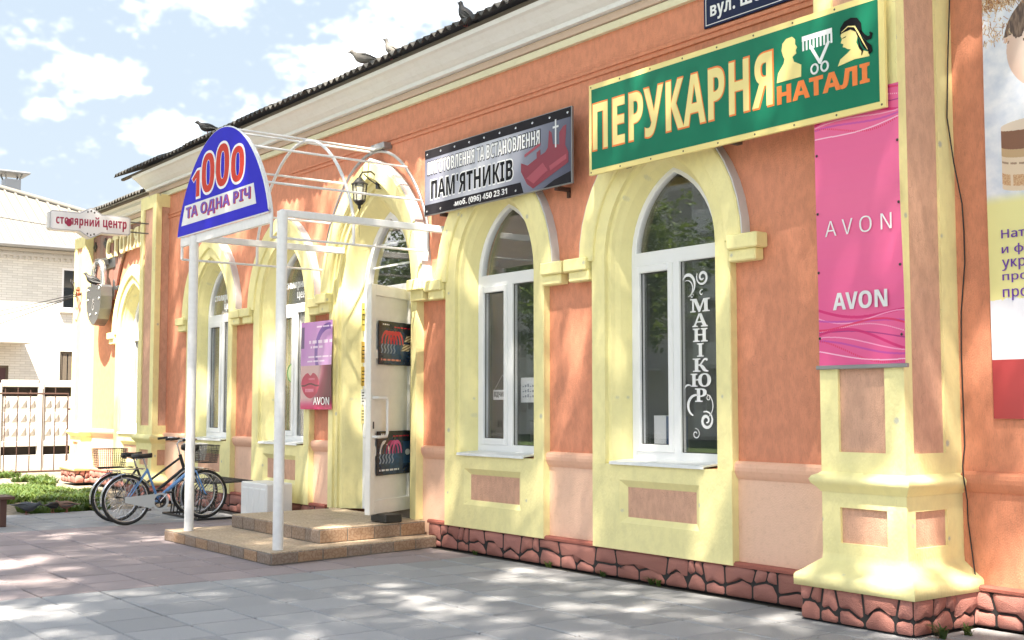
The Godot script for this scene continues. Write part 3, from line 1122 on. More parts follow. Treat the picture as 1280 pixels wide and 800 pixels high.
func door_way(b: Node3D) -> void:
	var c := DOOR_X
	var s := S()
	sweep_arch(s, c, 0.62, 3.0, 1.0, 0.28, [[0.0, -0.36], [0.0, -0.20], [0.03, -0.16], [0.05, -0.14], [0.12, -0.06], [0.17, 0.0], [0.20, 0.025], [0.26, 0.03], [0.265, 0.06], [0.33, 0.065], [0.335, 0.095], [0.44, 0.10], [0.445, 0.0]])
	part(b, "door_surround", s, M.yellow)
	s = S()
	sweep_arch(s, c, 0.62, 3.0, 1.0, 3.0, [[0.38, 0.06], [0.385, 0.13], [0.40, 0.145], [0.58, 0.16], [0.60, 0.145], [0.60, 0.0]])
	part(b, "hood_mould", s, M.yellow)
	s = S()
	sweep_arch(s, c, 0.62, 3.0, 1.0, 3.0, [[0.601, 0.0], [0.601, 0.13], [0.61, 0.132], [0.618, 0.13], [0.618, 0.0]])
	part(b, "hood_flashing", s, M.flashing)
	for e in [-1.0, 1.0]:
		s = S()
		box(s, Vector3(c + e * 0.98, 2.92, 0), Vector3(c + e * 1.29, 3.05, 0.20), 0.012)
		box(s, Vector3(c + e * 0.99, 2.80, 0), Vector3(c + e * 1.25, 2.93, 0.15), 0.012)
		part(b, "impost", s, M.yellow)
	# frame with fanlight
	var d := holder(b, "door_frame")
	s = S()
	var z := -0.22
	sweep_arch(s, c, 0.64, 3.0, 1.03, 0.28, [[0.0, z - 0.04], [0.0, z + 0.045], [-0.075, z + 0.045], [-0.08, z + 0.04], [-0.08, z - 0.04]])
	box(s, Vector3(c - 0.57, 2.98, z - 0.04), Vector3(c + 0.57, 3.09, z + 0.046), 0.006)
	part(d, "frame_bars", s, M.pvc)
	s = S()
	prism(s, pack(arch(c, 0.575, 3.08, 0.93, 3.08)), z, z + 0.002)
	part(d, "fanlight_pane", s, M.glass)
	s = S()
	for y in [3.34, 3.62]:
		box(s, Vector3(c - 0.50, y, z - 0.03), Vector3(c + 0.50, y + 0.025, z - 0.01))
	part(d, "fanlight_bar", s, M.white_paint)
	# leaf, swung out past square; own axes: x from hinge to free edge, z towards the outer face
	var leaf := Node3D.new()
	leaf.name = "door_leaf"
	b.add_child(leaf)
	leaf.position = Vector3(-12.22, 0.0, -0.10) - b.position
	leaf.rotation.y = deg_to_rad(180.0 + 118.0)
	s = S()
	var W := 0.98
	var y0 := 0.37
	var y1 := 2.97
	for q in [[0.0, 0.11, y0, y1], [W - 0.11, W, y0, y1]]:
		box(s, Vector3(q[0], q[2], -0.035), Vector3(q[1], q[3], 0.035), 0.008)
	for q in [[y0, y0 + 0.16], [1.02, 1.13], [2.12, 2.23], [y1 - 0.13, y1]]:
		box(s, Vector3(0.1, q[0], -0.0345), Vector3(W - 0.1, q[1], 0.0345), 0.008)
	for q in [[y0 + 0.15, 1.03], [1.12, 2.13], [2.22, y1 - 0.12]]:
		box(s, Vector3(0.1, q[0], -0.012), Vector3(W - 0.1, q[1], 0.012))
		for sd in [-1.0, 1.0]:
			for e in [[0.11, 0.122, q[0], q[1]], [W - 0.122, W - 0.11, q[0], q[1]]]:
				box(s, Vector3(e[0], e[2], 0.012 * sd), Vector3(e[1], e[3], 0.026 * sd), 0.004)
	part(leaf, "leaf_panel", s, M.pvc_cream)
	s = S()
	for sd in [-1.0, 1.0]:
		tube(s, [Vector3(W - 0.06, 1.24, 0.03 * sd), Vector3(W - 0.06, 1.24, 0.085 * sd), Vector3(W - 0.10, 1.24, 0.095 * sd), Vector3(W - 0.25, 1.24, 0.095 * sd), Vector3(W - 0.27, 1.28, 0.095 * sd), Vector3(W - 0.27, 1.64, 0.095 * sd), Vector3(W - 0.25, 1.68, 0.095 * sd), Vector3(W - 0.10, 1.68, 0.095 * sd), Vector3(W - 0.06, 1.68, 0.085 * sd), Vector3(W - 0.06, 1.68, 0.03 * sd)], 0.017, 8)
	part(leaf, "door_handle", s, M.white_plain)
	for sd in [-1.0, 1.0]:
		s = S()
		box(s, Vector3(W - 0.075, 1.33, 0.035 * sd), Vector3(W - 0.05, 1.41, 0.042 * sd), 0.003)
		part(leaf, "lock_plate", s, M.dark_metal)

# ---------------------------------------------------------------- ground, pavement, steps
func in_view(p: Vector3, margin: float) -> bool:
	var f := Vector3(-sin(deg_to_rad(53.0)), 0, -cos(deg_to_rad(53.0)))
	var q := p - Vector3(0, 1.6, 7.6)
	var z := q.dot(f)
	if z < 1.0:
		return false
	var x := 640.0 + 1500.0 * q.dot(Vector3(-f.z, 0, f.x)) / z
	var y := 506.0 - 1500.0 * q.y / z
	return x > -margin and x < 1280.0 + margin and y > -margin and y < 800.0 + margin

func build_ground() -> void:
	var g := setting("ground")
	var s := S()
	quad(s, Vector3(-300, -0.05, -300), Vector3(300, -0.05, -300), Vector3(300, -0.05, 300), Vector3(-300, -0.05, 300))
	part(g, "soil", s, M.soil)
	var road := setting("road")
	s = S()
	quad(s, Vector3(-300, -0.045, 9.6), Vector3(300, -0.045, 9.6), Vector3(300, -0.045, 17.5), Vector3(-300, -0.045, 17.5))
	part(road, "asphalt", s, M.asphalt)
	var added_lawn := setting("added_lawn")  # unseen lawn over the road, added to darken what the panes mirror
	s = S()
	quad(s, Vector3(-300, -0.044, 17.5), Vector3(300, -0.044, 17.5), Vector3(300, -0.044, 300), Vector3(-300, -0.044, 300))
	part(added_lawn, "turf", s, M.added_lawn)
	s = S()
	for i in 40:
		box(s, Vector3(-60.0 + i * 2.0, -0.06, 9.45), Vector3(-58.02 + i * 2.0, 0.06, 9.6), 0.015)
	part(road, "kerb", s, M.concrete).set_meta("kind", "stuff")
	var p := setting("pavement")
	s = S()
	quad(s, Vector3(-18.5, -0.012, -0.38), Vector3(12, -0.012, -0.38), Vector3(12, -0.012, 9.45), Vector3(-18.5, -0.012, 9.45))
	part(p, "bedding", s, M.bedding)
	var shapes := []
	for k in 3:
		s = S()
		var d := 0.489 - 0.003 * k
		box(s, Vector3(-d * 0.5, -0.045, -d * 0.5), Vector3(d * 0.5, 0, d * 0.5), 0.006 + 0.002 * k)
		shapes.append(done(s))
	var rest := S()
	var rest_pink := S()
	for i in 60:
		for j in 19:
			var c := Vector3(-18.25 + i * 0.5, rng.randf_range(-0.003, 0.003), -0.12 + j * 0.5)
			if c.x > -20.3 and c.x < -5.2 and c.z < 0.0:
				continue
			var pink := c.x > -16.0 + 0.5 * sin(c.z) * 0.0 and c.x < -10.5
			var mi := (5 if pink else 0) + rng.randi() % 5
			if in_view(c, 12.0):
				var o := put(p, "paving_slab", shapes[rng.randi() % 3], M.paver[mi])
				o.position = c
				o.rotation = Vector3(rng.randf_range(-0.004, 0.004), rng.randf_range(-0.006, 0.006), rng.randf_range(-0.004, 0.004))
			else:
				box(rest_pink if pink else rest, c - Vector3(0.246, 0.04, 0.246), c + Vector3(0.246, 0, 0.246))
	part(p, "slabs_further_off", rest, M.paver[2]).set_meta("kind", "stuff")
	part(p, "pink_slabs_further_off", rest_pink, M.paver[7]).set_meta("kind", "stuff")
	# loose grass and weeds on the bare soil beyond the pavement
	var blade := S()
	for k in 9:
		var a := TAU * k / 9.0 + rng.randf_range(-0.3, 0.3)
		var d := Vector3(cos(a), 0, sin(a))
		var w := Vector3(-d.z, 0, d.x) * rng.randf_range(0.005, 0.011)
		var l := rng.randf_range(0.05, 0.11)
		var b0 := d * rng.randf_range(0.0, 0.03)
		var b1 := b0 + d * l * 0.35 + Vector3.UP * l * 0.7
		var b2 := b0 + d * l * 0.8 + Vector3.UP * l * rng.randf_range(0.7, 1.1)
		quad(blade, b0 - w, b0 + w, b1 + w * 1.3, b1 - w * 1.3)
		tri(blade, b1 - w * 1.3, b1 + w * 1.3, b2)
	var bm := done(blade)
	var n := FastNoiseLite.new()
	n.seed = 8
	n.frequency = 0.55
	n.fractal_octaves = 3
	for k in 3:
		var spots := []
		for i in 9000:
			var q := Vector3(rng.randf_range(-31.0, -18.5), -0.05, rng.randf_range(-0.1, 5.0))
			var v := n.get_noise_2d(q.x, q.z)
			var zone := 0.0
			if q.x < -18.6 and q.x > -20.2 and q.z > 0.9:
				zone = -0.02 - 0.3 * smoothstep(-19.2, -18.6, q.x)
			elif q.x <= -20.2 and q.x > -24.6 and q.z > 0.7 and q.z < 4.0:
				zone = 0.42 - 0.28 * smoothstep(-21.2, -20.2, q.x)
			elif q.x <= -24.6:
				zone = -0.22
			else:
				zone = -0.4
			if v + zone > rng.randf_range(0.05, 0.35):
				spots.append(Transform3D(Basis(Vector3.UP, rng.randf() * TAU) * Basis.from_scale(Vector3.ONE * rng.randf_range(0.7, 1.7)), q))
		var mm := MultiMesh.new()
		mm.transform_format = MultiMesh.TRANSFORM_3D
		mm.mesh = bm
		mm.instance_count = spots.size()
		for i in spots.size():
			mm.set_instance_transform(i, spots[i])
		var mi := MultiMeshInstance3D.new()
		mi.name = numbered("grass")
		mi.multimesh = mm
		mi.material_override = M.grass[k]
		mi.set_meta("kind", "stuff")
		mi.set_meta("label", ["bright green grass tufts on the bare soil beyond the paving", "pale green grass tufts on the bare soil beyond the paving", "dark green grass tufts on the bare soil beyond the paving"][k])
		mi.set_meta("category", "grass")
		add_child(mi)

# riser tiles along an edge of a step
func risers(parent: Node, a: Vector2, b: Vector2, y0: float, y1: float) -> void:
	var l := a.distance_to(b)
	var n := maxi(1, int(round(l / 0.32)))
	var d := (b - a) / l
	var x := Transform3D(Basis(Vector3.UP, atan2(-d.y, d.x)), Vector3(a.x, 0, a.y))
	for i in n:
		var s := S()
		var j := rng.randf_range(0.004, 0.012)
		box(s, Vector3(l * i / n + j, y0 + 0.008, -0.01), Vector3(l * (i + 1) / n - 0.006, y1 - 0.016, rng.randf_range(0.007, 0.011)), 0.003, x)
		part(parent, "riser_tile", s, M.tile[rng.randi() % 4])

func build_steps() -> void:
	var t := thing("entrance_steps", "two low tiled entrance steps in front of the open door", "steps", Vector3(-12.6, 0, 1.1))
	for st in [[0.0, 0.125, [[-13.95, 0.06], [-13.95, 2.24], [-11.10, 2.24], [-11.42, 0.06]]], [0.125, 0.28, [[-13.75, 0.06], [-13.75, 1.48], [-11.52, 1.48], [-11.66, 0.06]]]]:
		var y0: float = st[0]
		var y1: float = st[1]
		var c := []
		for q in st[2]:
			c.append(Vector2(q[0], q[1]))
		var h := holder(t, "step")
		var s := S()
		var up := Transform3D(Basis(Vector3.RIGHT, PI / 2), Vector3.ZERO)
		prism(s, pack(c), -y1 + 0.008, -y0, up)
		part(h, "step_body", s, M.grout)
		risers(h, c[0], c[1], y0, y1)
		risers(h, c[1], c[2], y0, y1)
		risers(h, c[2], c[3], y0, y1)
		var x := -14.1
		while x < -11.0:
			var z := 0.06
			while z < 2.24:
				var cell := PackedVector2Array([Vector2(x, z), Vector2(x + 0.322, z), Vector2(x + 0.322, z + 0.322), Vector2(x, z + 0.322)])
				for q in Geometry2D.intersect_polygons(cell, pack(c)):
					if y0 > 0.0 or not (x > -13.6 and x + 0.33 < -11.7 and z + 0.33 < 1.4):
						s = S()
						prism(s, q, -y1 - rng.randf_range(0.0, 0.0015), -y1 + 0.012, up)
						part(h, "floor_tile", s, M.tile_floor)
				z += 0.328
			x += 0.328
	# the door leaf is held by a dark block
	var s := S()
	box(s, Vector3(-11.93, 0.285, 0.40), Vector3(-11.60, 0.375, 0.62), 0.01)
	var k := thing("door_stop", "dark grey block wedged under the open door leaf", "block", Vector3(-11.76, 0.28, 0.5))
	part(k, "block_body", s, M.dark_metal)

# ---------------------------------------------------------------- neighbours
func brick_tex() -> ImageTexture:
	var im := Image.create(512, 512, false, Image.FORMAT_RGB8)
	var r := RandomNumberGenerator.new()
	r.seed = 2
	im.fill(Color(0.80, 0.79, 0.77))
	for j in 32:
		for i in 9:
			var v := r.randf_range(0.93, 1.0)
			im.fill_rect(Rect2i(i * 64 - (32 if j % 2 else 0), j * 16, 62, 14), Color(v, v, v * 0.99))
	return ImageTexture.create_from_image(im)

func build_neighbourhood() -> void:
	var X := -38.0
	var b := thing("white_brick_house", "white brick house with pale slate hip roof behind the concrete fence", "building", Vector3(-44, 0, 1.2))
	var wall := flat(lin(0.74, 0.725, 0.70), 0.9)
	wall.albedo_texture = brick_tex()
	wall.uv1_triplanar = true
	wall.uv1_world_triplanar = true
	wall.uv1_scale = Vector3(0.42, 0.42, 0.42)
	var s := S()
	for q in [[-9.4, -4.7, 0.0, 6.35], [-4.7, -3.55, 0.0, 2.2], [-4.7, -3.55, 3.25, 4.55], [-4.7, -3.55, 5.85, 6.35], [-3.55, -2.05, 0.0, 6.35], [-2.05, -0.6, 0.0, 2.0], [-2.05, -0.6, 2.78, 6.35], [-0.6, 2.0, 0.0, 6.35], [2.0, 3.2, 0.0, 4.55], [2.0, 3.2, 5.85, 6.35], [3.2, 12.0, 0.0, 6.35]]:
		box(s, Vector3(X - 0.4, q[2], q[0]), Vector3(X, q[3], q[1]))
	box(s, Vector3(-50, 0, -9.4), Vector3(X - 0.4, 6.35, -9.0))
	box(s, Vector3(-50, 0, 11.6), Vector3(X - 0.4, 6.35, 12))
	box(s, Vector3(-50, 0, -9.0), Vector3(-49.6, 6.35, 11.6))
	box(s, Vector3(-49.6, 3.3, -9.0), Vector3(X - 0.4, 3.5, 11.6))
	part(b, "wall", s, wall)
	s = S()
	for i in 120:
		box(s, Vector3(X, 6.02, -9.2 + i * 0.176), Vector3(X + 0.06, 6.12, -9.11 + i * 0.176))
	box(s, Vector3(X, 6.12, -9.4), Vector3(X + 0.07, 6.2, 12))
	box(s, Vector3(X, 6.27, -9.4), Vector3(X + 0.1, 6.35, 12))
	part(b, "dentil_course", s, M.brick_white)
	# hip roof
	var e := [Vector3(X + 0.45, 6.42, -9.9), Vector3(X + 0.45, 6.42, 12.4), Vector3(-50.4, 6.42, 12.4), Vector3(-50.4, 6.42, -9.9)]
	var r0 := Vector3(-44, 10.2, 2.4)
	var r1 := Vector3(-44, 10.2, 6.0)
	var rf := holder(b, "roof")
	s = S()
	quad(s, e[0], e[1], r1, r0)
	tri(s, e[0], r0, e[3])
	tri(s, e[1], e[2], r1)
	quad(s, e[3], r0, r1, e[2])
	part(rf, "roof_deck", s, M.old_slate)
	# ribs of the corrugated sheets on the slope in view
	s = S()
	for i in 74:
		var z := -9.8 + i * 0.3
		var top := Vector3(-44, 10.2, z)
		if z < 2.4:
			top = e[0].lerp(r0, (z - e[0].z) / (r0.z - e[0].z))
		elif z > 6.0:
			top = e[1].lerp(r1, (z - e[1].z) / (r1.z - e[1].z))
		tube(s, [Vector3(e[0].x, 6.43, z), Vector3(top.x, top.y + 0.01, z)], 0.045, 6)
	part(rf, "corrugation", s, M.old_slate).set_meta("kind", "stuff")
	s = S()
	tube(s, [e[0] + Vector3(0, 0.04, 0), r0 + Vector3(0, 0.06, 0)], 0.09, 8)
	part(rf, "hip_cap", s, M.old_slate)
	s = S()
	tube(s, [Vector3(X + 0.52, 6.40, -9.9), Vector3(X + 0.52, 6.40, 12.4)], 0.07, 8)
	box(s, Vector3(X + 0.06, 6.36, -9.9), Vector3(X + 0.45, 6.40, 12.4))
	part(rf, "gutter", s, M.galvanised)
	s = S()
	box(s, Vector3(-42.35, 8.3, -3.25), Vector3(-41.85, 9.15, -2.75))
	box(s, Vector3(-42.6, 9.32, -3.5), Vector3(-41.6, 9.4, -2.5), 0.03)
	for q in [[-42.5, -3.4], [-41.7, -3.4], [-42.5, -2.6], [-41.7, -2.6]]:
		tube(s, [Vector3(q[0] * 0.5 - 21.05, 9.1, q[1] * 0.5 - 1.5), Vector3(q[0] * 0.7 - 12.63, 9.34, q[1] * 0.7 - 0.9)], 0.03, 6)
	part(rf, "chimney", s, M.galvanised)
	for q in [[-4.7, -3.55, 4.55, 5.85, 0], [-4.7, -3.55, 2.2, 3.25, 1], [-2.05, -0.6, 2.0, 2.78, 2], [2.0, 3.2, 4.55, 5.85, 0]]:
		var w := holder(b, "window")
		s = S()
		for f in [[q[0], q[0] + 0.07, q[2], q[3]], [q[1] - 0.07, q[1], q[2], q[3]], [q[0], q[1], q[2], q[2] + 0.07], [q[0], q[1], q[3] - 0.07, q[3]]]:
			box(s, Vector3(X - 0.12, f[2], f[0]), Vector3(X - 0.04 + 0.001 * (1 if f[1] - f[0] > 0.2 else 0), f[3], f[1]))
		part(w, "frame", s, M.pvc if q[4] == 0 else M.old_wood)
		s = S()
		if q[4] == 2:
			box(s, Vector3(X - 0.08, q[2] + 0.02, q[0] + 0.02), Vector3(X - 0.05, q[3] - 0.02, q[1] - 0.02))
			part(w, "dark_pane", s, flat(lin(0.07, 0.03, 0.035), 0.6))  # opaque sheet, the dark of the window opening put into its colour
		else:
			quad(s, Vector3(X - 0.08, q[3], q[1]), Vector3(X - 0.08, q[3], q[0]), Vector3(X - 0.08, q[2], q[0]), Vector3(X - 0.08, q[2], q[1]))
			part(w, "pane", s, M.glass)
		if q[4] == 0:
			s = S()
			box(s, Vector3(X, q[2] - 0.1, q[0] - 0.06), Vector3(X + 0.12, q[2] - 0.04, q[1] + 0.06))
			part(w, "sill", s, M.concrete)
		if q[4] == 1:
			s = S()
			for i in 6:
				var zz: float = q[0] + 0.08 + i * 0.168
				box(s, Vector3(X - 0.07, q[2] + 0.07, zz), Vector3(X - 0.05, q[3] - 0.07, zz + 0.13))
			part(w, "board", s, M.old_wood)
	s = S()
	box(s, Vector3(X, 3.42, -2.45), Vector3(X + 1.05, 3.55, 1.5), 0.01)
	part(b, "porch_slab", s, M.concrete)
	# concrete panel fence
	var F := -32.6
	var fence := thing("concrete_fence", "weathered concrete panel fence with posts and open top rail before the white house", "fence", Vector3(F, 0, 0.5))
	for i in 9:
		var z := -4.65 + i * 1.05
		s = S()
		box(s, Vector3(F - 0.08, -0.1, z - 0.075), Vector3(F + 0.09, 2.16, z + 0.075), 0.015)
		part(fence, "post", s, M.concrete)
		s = S()
		var z0 := z + 0.075
		var z1 := z + 0.975
		box(s, Vector3(F - 0.02, 0.62, z0), Vector3(F + 0.03, 1.82, z1))
		box(s, Vector3(F - 0.04, 0.52, z0), Vector3(F + 0.075, 0.66, z1), 0.01)
		for rr in 3:
			for cc in 4:
				var q := Vector3(F + 0.03, 0.78 + rr * 0.36, z0 + 0.08 + cc * 0.215)
				var p := [q, q + Vector3(0, 0, 0.14), q + Vector3(0, 0.27, 0.14), q + Vector3(0, 0.27, 0), q + Vector3(0.055, 0.20, 0.03)]
				for k in 4:
					tri_o(s, p[k], p[(k + 1) % 4], p[4], q - Vector3(1, 0, 0))
		part(fence, "fence_panel", s, M.concrete)
		s = S()
		box(s, Vector3(F - 0.07, 2.06, z0), Vector3(F + 0.08, 2.24, z1), 0.012)
		part(fence, "top_rail", s, M.concrete)
		s = S()
		box(s, Vector3(F - 0.05, -0.1, z0), Vector3(F + 0.06, 0.30, z1), 0.01)
		part(fence, "base_slab", s, M.concrete)
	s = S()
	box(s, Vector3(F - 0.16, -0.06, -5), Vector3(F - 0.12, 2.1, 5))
	part(fence, "gap_shade_sheet", s, M.gap_shade)  # dark sheet added behind the panels; shade in the gaps is its colour
	# rusty gate of thin bars, hinged at the end of the house
	var G := -29.0
	var gate := thing("rusty_gate", "rusty brown gate of thin upright bars beside the end of the orange house", "gate", Vector3(G, 0, 0.4))
	s = S()
	tube(s, [Vector3(G, 0.06, -1.12), Vector3(G, 1.86, -1.12), Vector3(G, 1.86, 2.2), Vector3(G, 0.06, 2.2), Vector3(G, 0.06, -1.12)], 0.026, 6)
	part(gate, "gate_frame", s, M.rust)
	for i in 11:
		s = S()
		var z := -0.83 + i * 0.28
		tube(s, [Vector3(G, 0.05, z), Vector3(G, 2.0 - 0.03 * (i % 3), z)], 0.012, 6)
		part(gate, "bar", s, M.rust)
	s = S()
	tube(s, [Vector3(G, -0.05, -1.34), Vector3(G, 1.72, -1.34)], 0.04, 8)
	tube(s, [Vector3(G, 0.5, -1.34), Vector3(G, 0.5, -1.12)], 0.02, 6)
	tube(s, [Vector3(G, 1.5, -1.34), Vector3(G, 1.5, -1.12)], 0.02, 6)
	part(gate, "hinge_post", s, M.rust)
	# block of flats over the road: the shop windows mirror it
	var a := thing("apartment_block", "pale panel block of flats over the road, mirrored in the shop windows", "building", Vector3(-41, 0, 38))
	var pale := rough_mat(lin(0.62, 0.62, 0.60), stained(), null, Vector3(0.1, 0.1, 0.1), 0, 0.9)
	s = S()
	box(s, Vector3(-64, 0, 32), Vector3(-20, 16, 44))
	part(a, "wall", s, pale)
	var white := flat(lin(0.78, 0.79, 0.80), 0.7)
	var curtain := flat(lin(0.40, 0.39, 0.36), 0.9)
	for fl in 5:
		for i in 14:
			var x := -62.0 + i * 3.05
			var y := 1.2 + fl * 3.0
			s = S()
			box(s, Vector3(x, y, 31.94), Vector3(x + 1.5, y + 1.5, 32.02))
			var wd := part(a, "window", s, curtain)
			s = S()
			quad(s, Vector3(x, y + 1.5, 31.93), Vector3(x + 1.5, y + 1.5, 31.93), Vector3(x + 1.5, y, 31.93), Vector3(x, y, 31.93))
			part(wd, "pane", s, M.glass)
			if i % 2 == 0:
				s = S()
				box(s, Vector3(x - 0.4, y - 0.9, 30.8), Vector3(x + 2.4, y + 0.15, 30.9))
				box(s, Vector3(x - 0.4, y - 0.98, 30.8), Vector3(x + 2.4, y - 0.88, 32.0))
				for k in 5:
					box(s, Vector3(x - 0.4 + k * 0.69, y + 0.15, 30.82), Vector3(x - 0.36 + k * 0.69, y + 1.6, 30.88))
				box(s, Vector3(x - 0.4, y + 1.55, 30.8), Vector3(x + 2.4, y + 1.65, 30.9))
				part(a, "balcony", s, white)
	# wires to the end of the wing
	for w in [[Vector3(-25.2, 3.92, -0.2), Vector3(-38.0, 4.05, 3.0), 0.35, "sagging overhead wire from the insulator to the white brick house"], [Vector3(-25.2, 3.88, -0.2), Vector3(-33.0, 2.6, 4.5), 0.1, "taut overhead wire running from the insulator over the gate"], [Vector3(-25.2, 3.90, -0.2), Vector3(-33.0, 2.0, 4.2), 0.12, "lower overhead wire running from the insulator over the gate"], [Vector3(-29.5, 5.6, -6.0), Vector3(-31.0, 6.6, 4.0), 0.1, "thin wire crossing the pale roof of the white brick house"]]:
		s = S()
		var pts := []
		for i in 13:
			var k := i / 12.0
			pts.append((w[0] as Vector3).lerp(w[1], k) - Vector3(0, sin(k * PI) * w[2], 0))
		tube(s, pts, 0.009, 5)
		var t := thing("overhead_wire", w[3], "wire", w[0], "overhead wires")
		part(t, "cable", s, M.black_plastic)

# ---------------------------------------------------------------- street trees (outside the frame; they shade the front and the pavement)
func leaf_clump(r: float, count: int, size: float) -> ArrayMesh:
	var s := S()
	for k in count:
		var p := Vector3(rng.randfn(), rng.randfn() * 0.7, rng.randfn()) * r * 0.5
		var n := Vector3(rng.randfn(), absf(rng.randfn()) + 0.4, rng.randfn()).normalized()
		var u := n.cross(Vector3(rng.randfn(), rng.randfn(), rng.randfn())).normalized()
		var v := n.cross(u)
		var l := size * rng.randf_range(0.7, 1.25)
		var w := l * 0.36
		var a := p - u * l * 0.5
		var c := p + u * l * 0.5 - n * l * 0.12
		tri(s, a, p + v * w, c)
		tri(s, a, c, p - v * w)
	return done(s)

func tree(at: Vector3, tall: float, crown: Vector3, clumps: int, label: String, seed_: int, kind: int, group: String) -> void:
	rng.seed = seed_
	var t := thing("street_tree", label, "tree", at, group)
	var c := at + Vector3(0, tall, 0)
	var s := S()
	var fork := at + Vector3(rng.randf_range(-0.2, 0.2), tall - crown.y * 1.05, rng.randf_range(-0.2, 0.2))
	tube(s, [at - Vector3(0, 0.1, 0), at + Vector3(0.02, 0.4, 0), at.lerp(fork, 0.5) + Vector3(0.1, 0, 0.05), fork, c], [0.34, 0.26, 0.22, 0.18, 0.05], 10)
	part(t, "trunk", s, M.bark)
	var spots := []
	s = S()
	for k in clumps:
		var d := Vector3(rng.randfn(), rng.randfn(), rng.randfn()).normalized() * pow(rng.randf(), 0.42)
		var p := c + d * crown
		if k % 3 == 0:
			var m := fork.lerp(p, 0.5) + Vector3(0, 0.3, 0)
			tube(s, [fork.lerp(c, rng.randf() * 0.6), m, p], [0.06, 0.035, 0.012], 5)
		var n := rng.randi_range(7, 13)
		for i in n:
			spots.append(p + Vector3(rng.randfn(), rng.randfn() * 0.6, rng.randfn()) * 0.6)
	part(t, "limbs", s, M.bark)
	var mm := MultiMesh.new()
	mm.transform_format = MultiMesh.TRANSFORM_3D
	mm.mesh = leaf_clump(0.36, 30, 0.165)
	mm.instance_count = spots.size()
	for i in spots.size():
		mm.set_instance_transform(i, Transform3D(Basis.from_euler(Vector3(rng.randf_range(-0.5, 0.5), rng.randf() * TAU, rng.randf_range(-0.5, 0.5))) * Basis.from_scale(Vector3.ONE * rng.randf_range(0.8, 1.2)), spots[i] - at))
	var mi := MultiMeshInstance3D.new()
	mi.name = "crown"
	mi.multimesh = mm
	mi.material_override = M.leaf[kind]
	mi.set_meta("kind", "stuff")
	t.add_child(mi)

func build_trees() -> void:
	var g := "street trees along the kerb"
	var l := "leafy street tree by the kerb shading the house front"
	tree(Vector3(-12.3, 0, 8.8), 17.0, Vector3(5.0, 4.0, 4.9), 112, l, 101, 0, g)
	tree(Vector3(-5.1, 0, 8.7), 17.0, Vector3(5.0, 4.0, 4.9), 100, l, 102, 1, g)
	tree(Vector3(1.6, 0, 8.8), 16.5, Vector3(4.6, 4.0, 4.9), 92, l, 103, 0, g)
	tree(Vector3(8.2, 0, 8.7), 16.5, Vector3(4.6, 4.0, 4.9), 70, l, 104, 1, g)
	var far := "leafy tree across the road, mirrored in the shop windows"
	tree(Vector3(-18.5, 0, 20.5), 6.2, Vector3(3.4, 3.4, 3.0), 60, far, 105, 2, "trees across the road")
	tree(Vector3(-32.2, 0, 21.5), 6.4, Vector3(2.5, 3.0, 2.6), 60, far, 106, 2, "trees across the road")
	tree(Vector3(-40.0, 0, 20.5), 6.4, Vector3(3.8, 3.8, 3.0), 60, far, 107, 2, "trees across the road")
	tree(Vector3(-49.0, 0, 21.5), 6.8, Vector3(4.4, 4.2, 3.4), 60, far, 108, 2, "trees across the road")
	tree(Vector3(-59.0, 0, 20.5), 6.4, Vector3(4.6, 4.2, 3.4), 60, far, 109, 2, "trees across the road")
	tree(Vector3(-70.0, 0, 21.5), 6.4, Vector3(4.6, 4.4, 3.4), 60, far, 110, 2, "trees across the road")
	rng.seed = 777

# ---------------------------------------------------------------- canopy and signs
func canopy_curve(x: float) -> float:
	return 3.62 + 1.12 * pow(1.0 - x * x, 0.72)

func canopy_arch(cx: float, hw: float, z: float, low: float) -> Array:
	var pts := [Vector3(cx - hw, low, z)]
	for i in 25:
		var a := PI * i / 24.0
		var x := -cos(a)
		pts.append(Vector3(cx + hw * x, canopy_curve(x), z))
	pts.append(Vector3(cx + hw, low, z))
	return pts

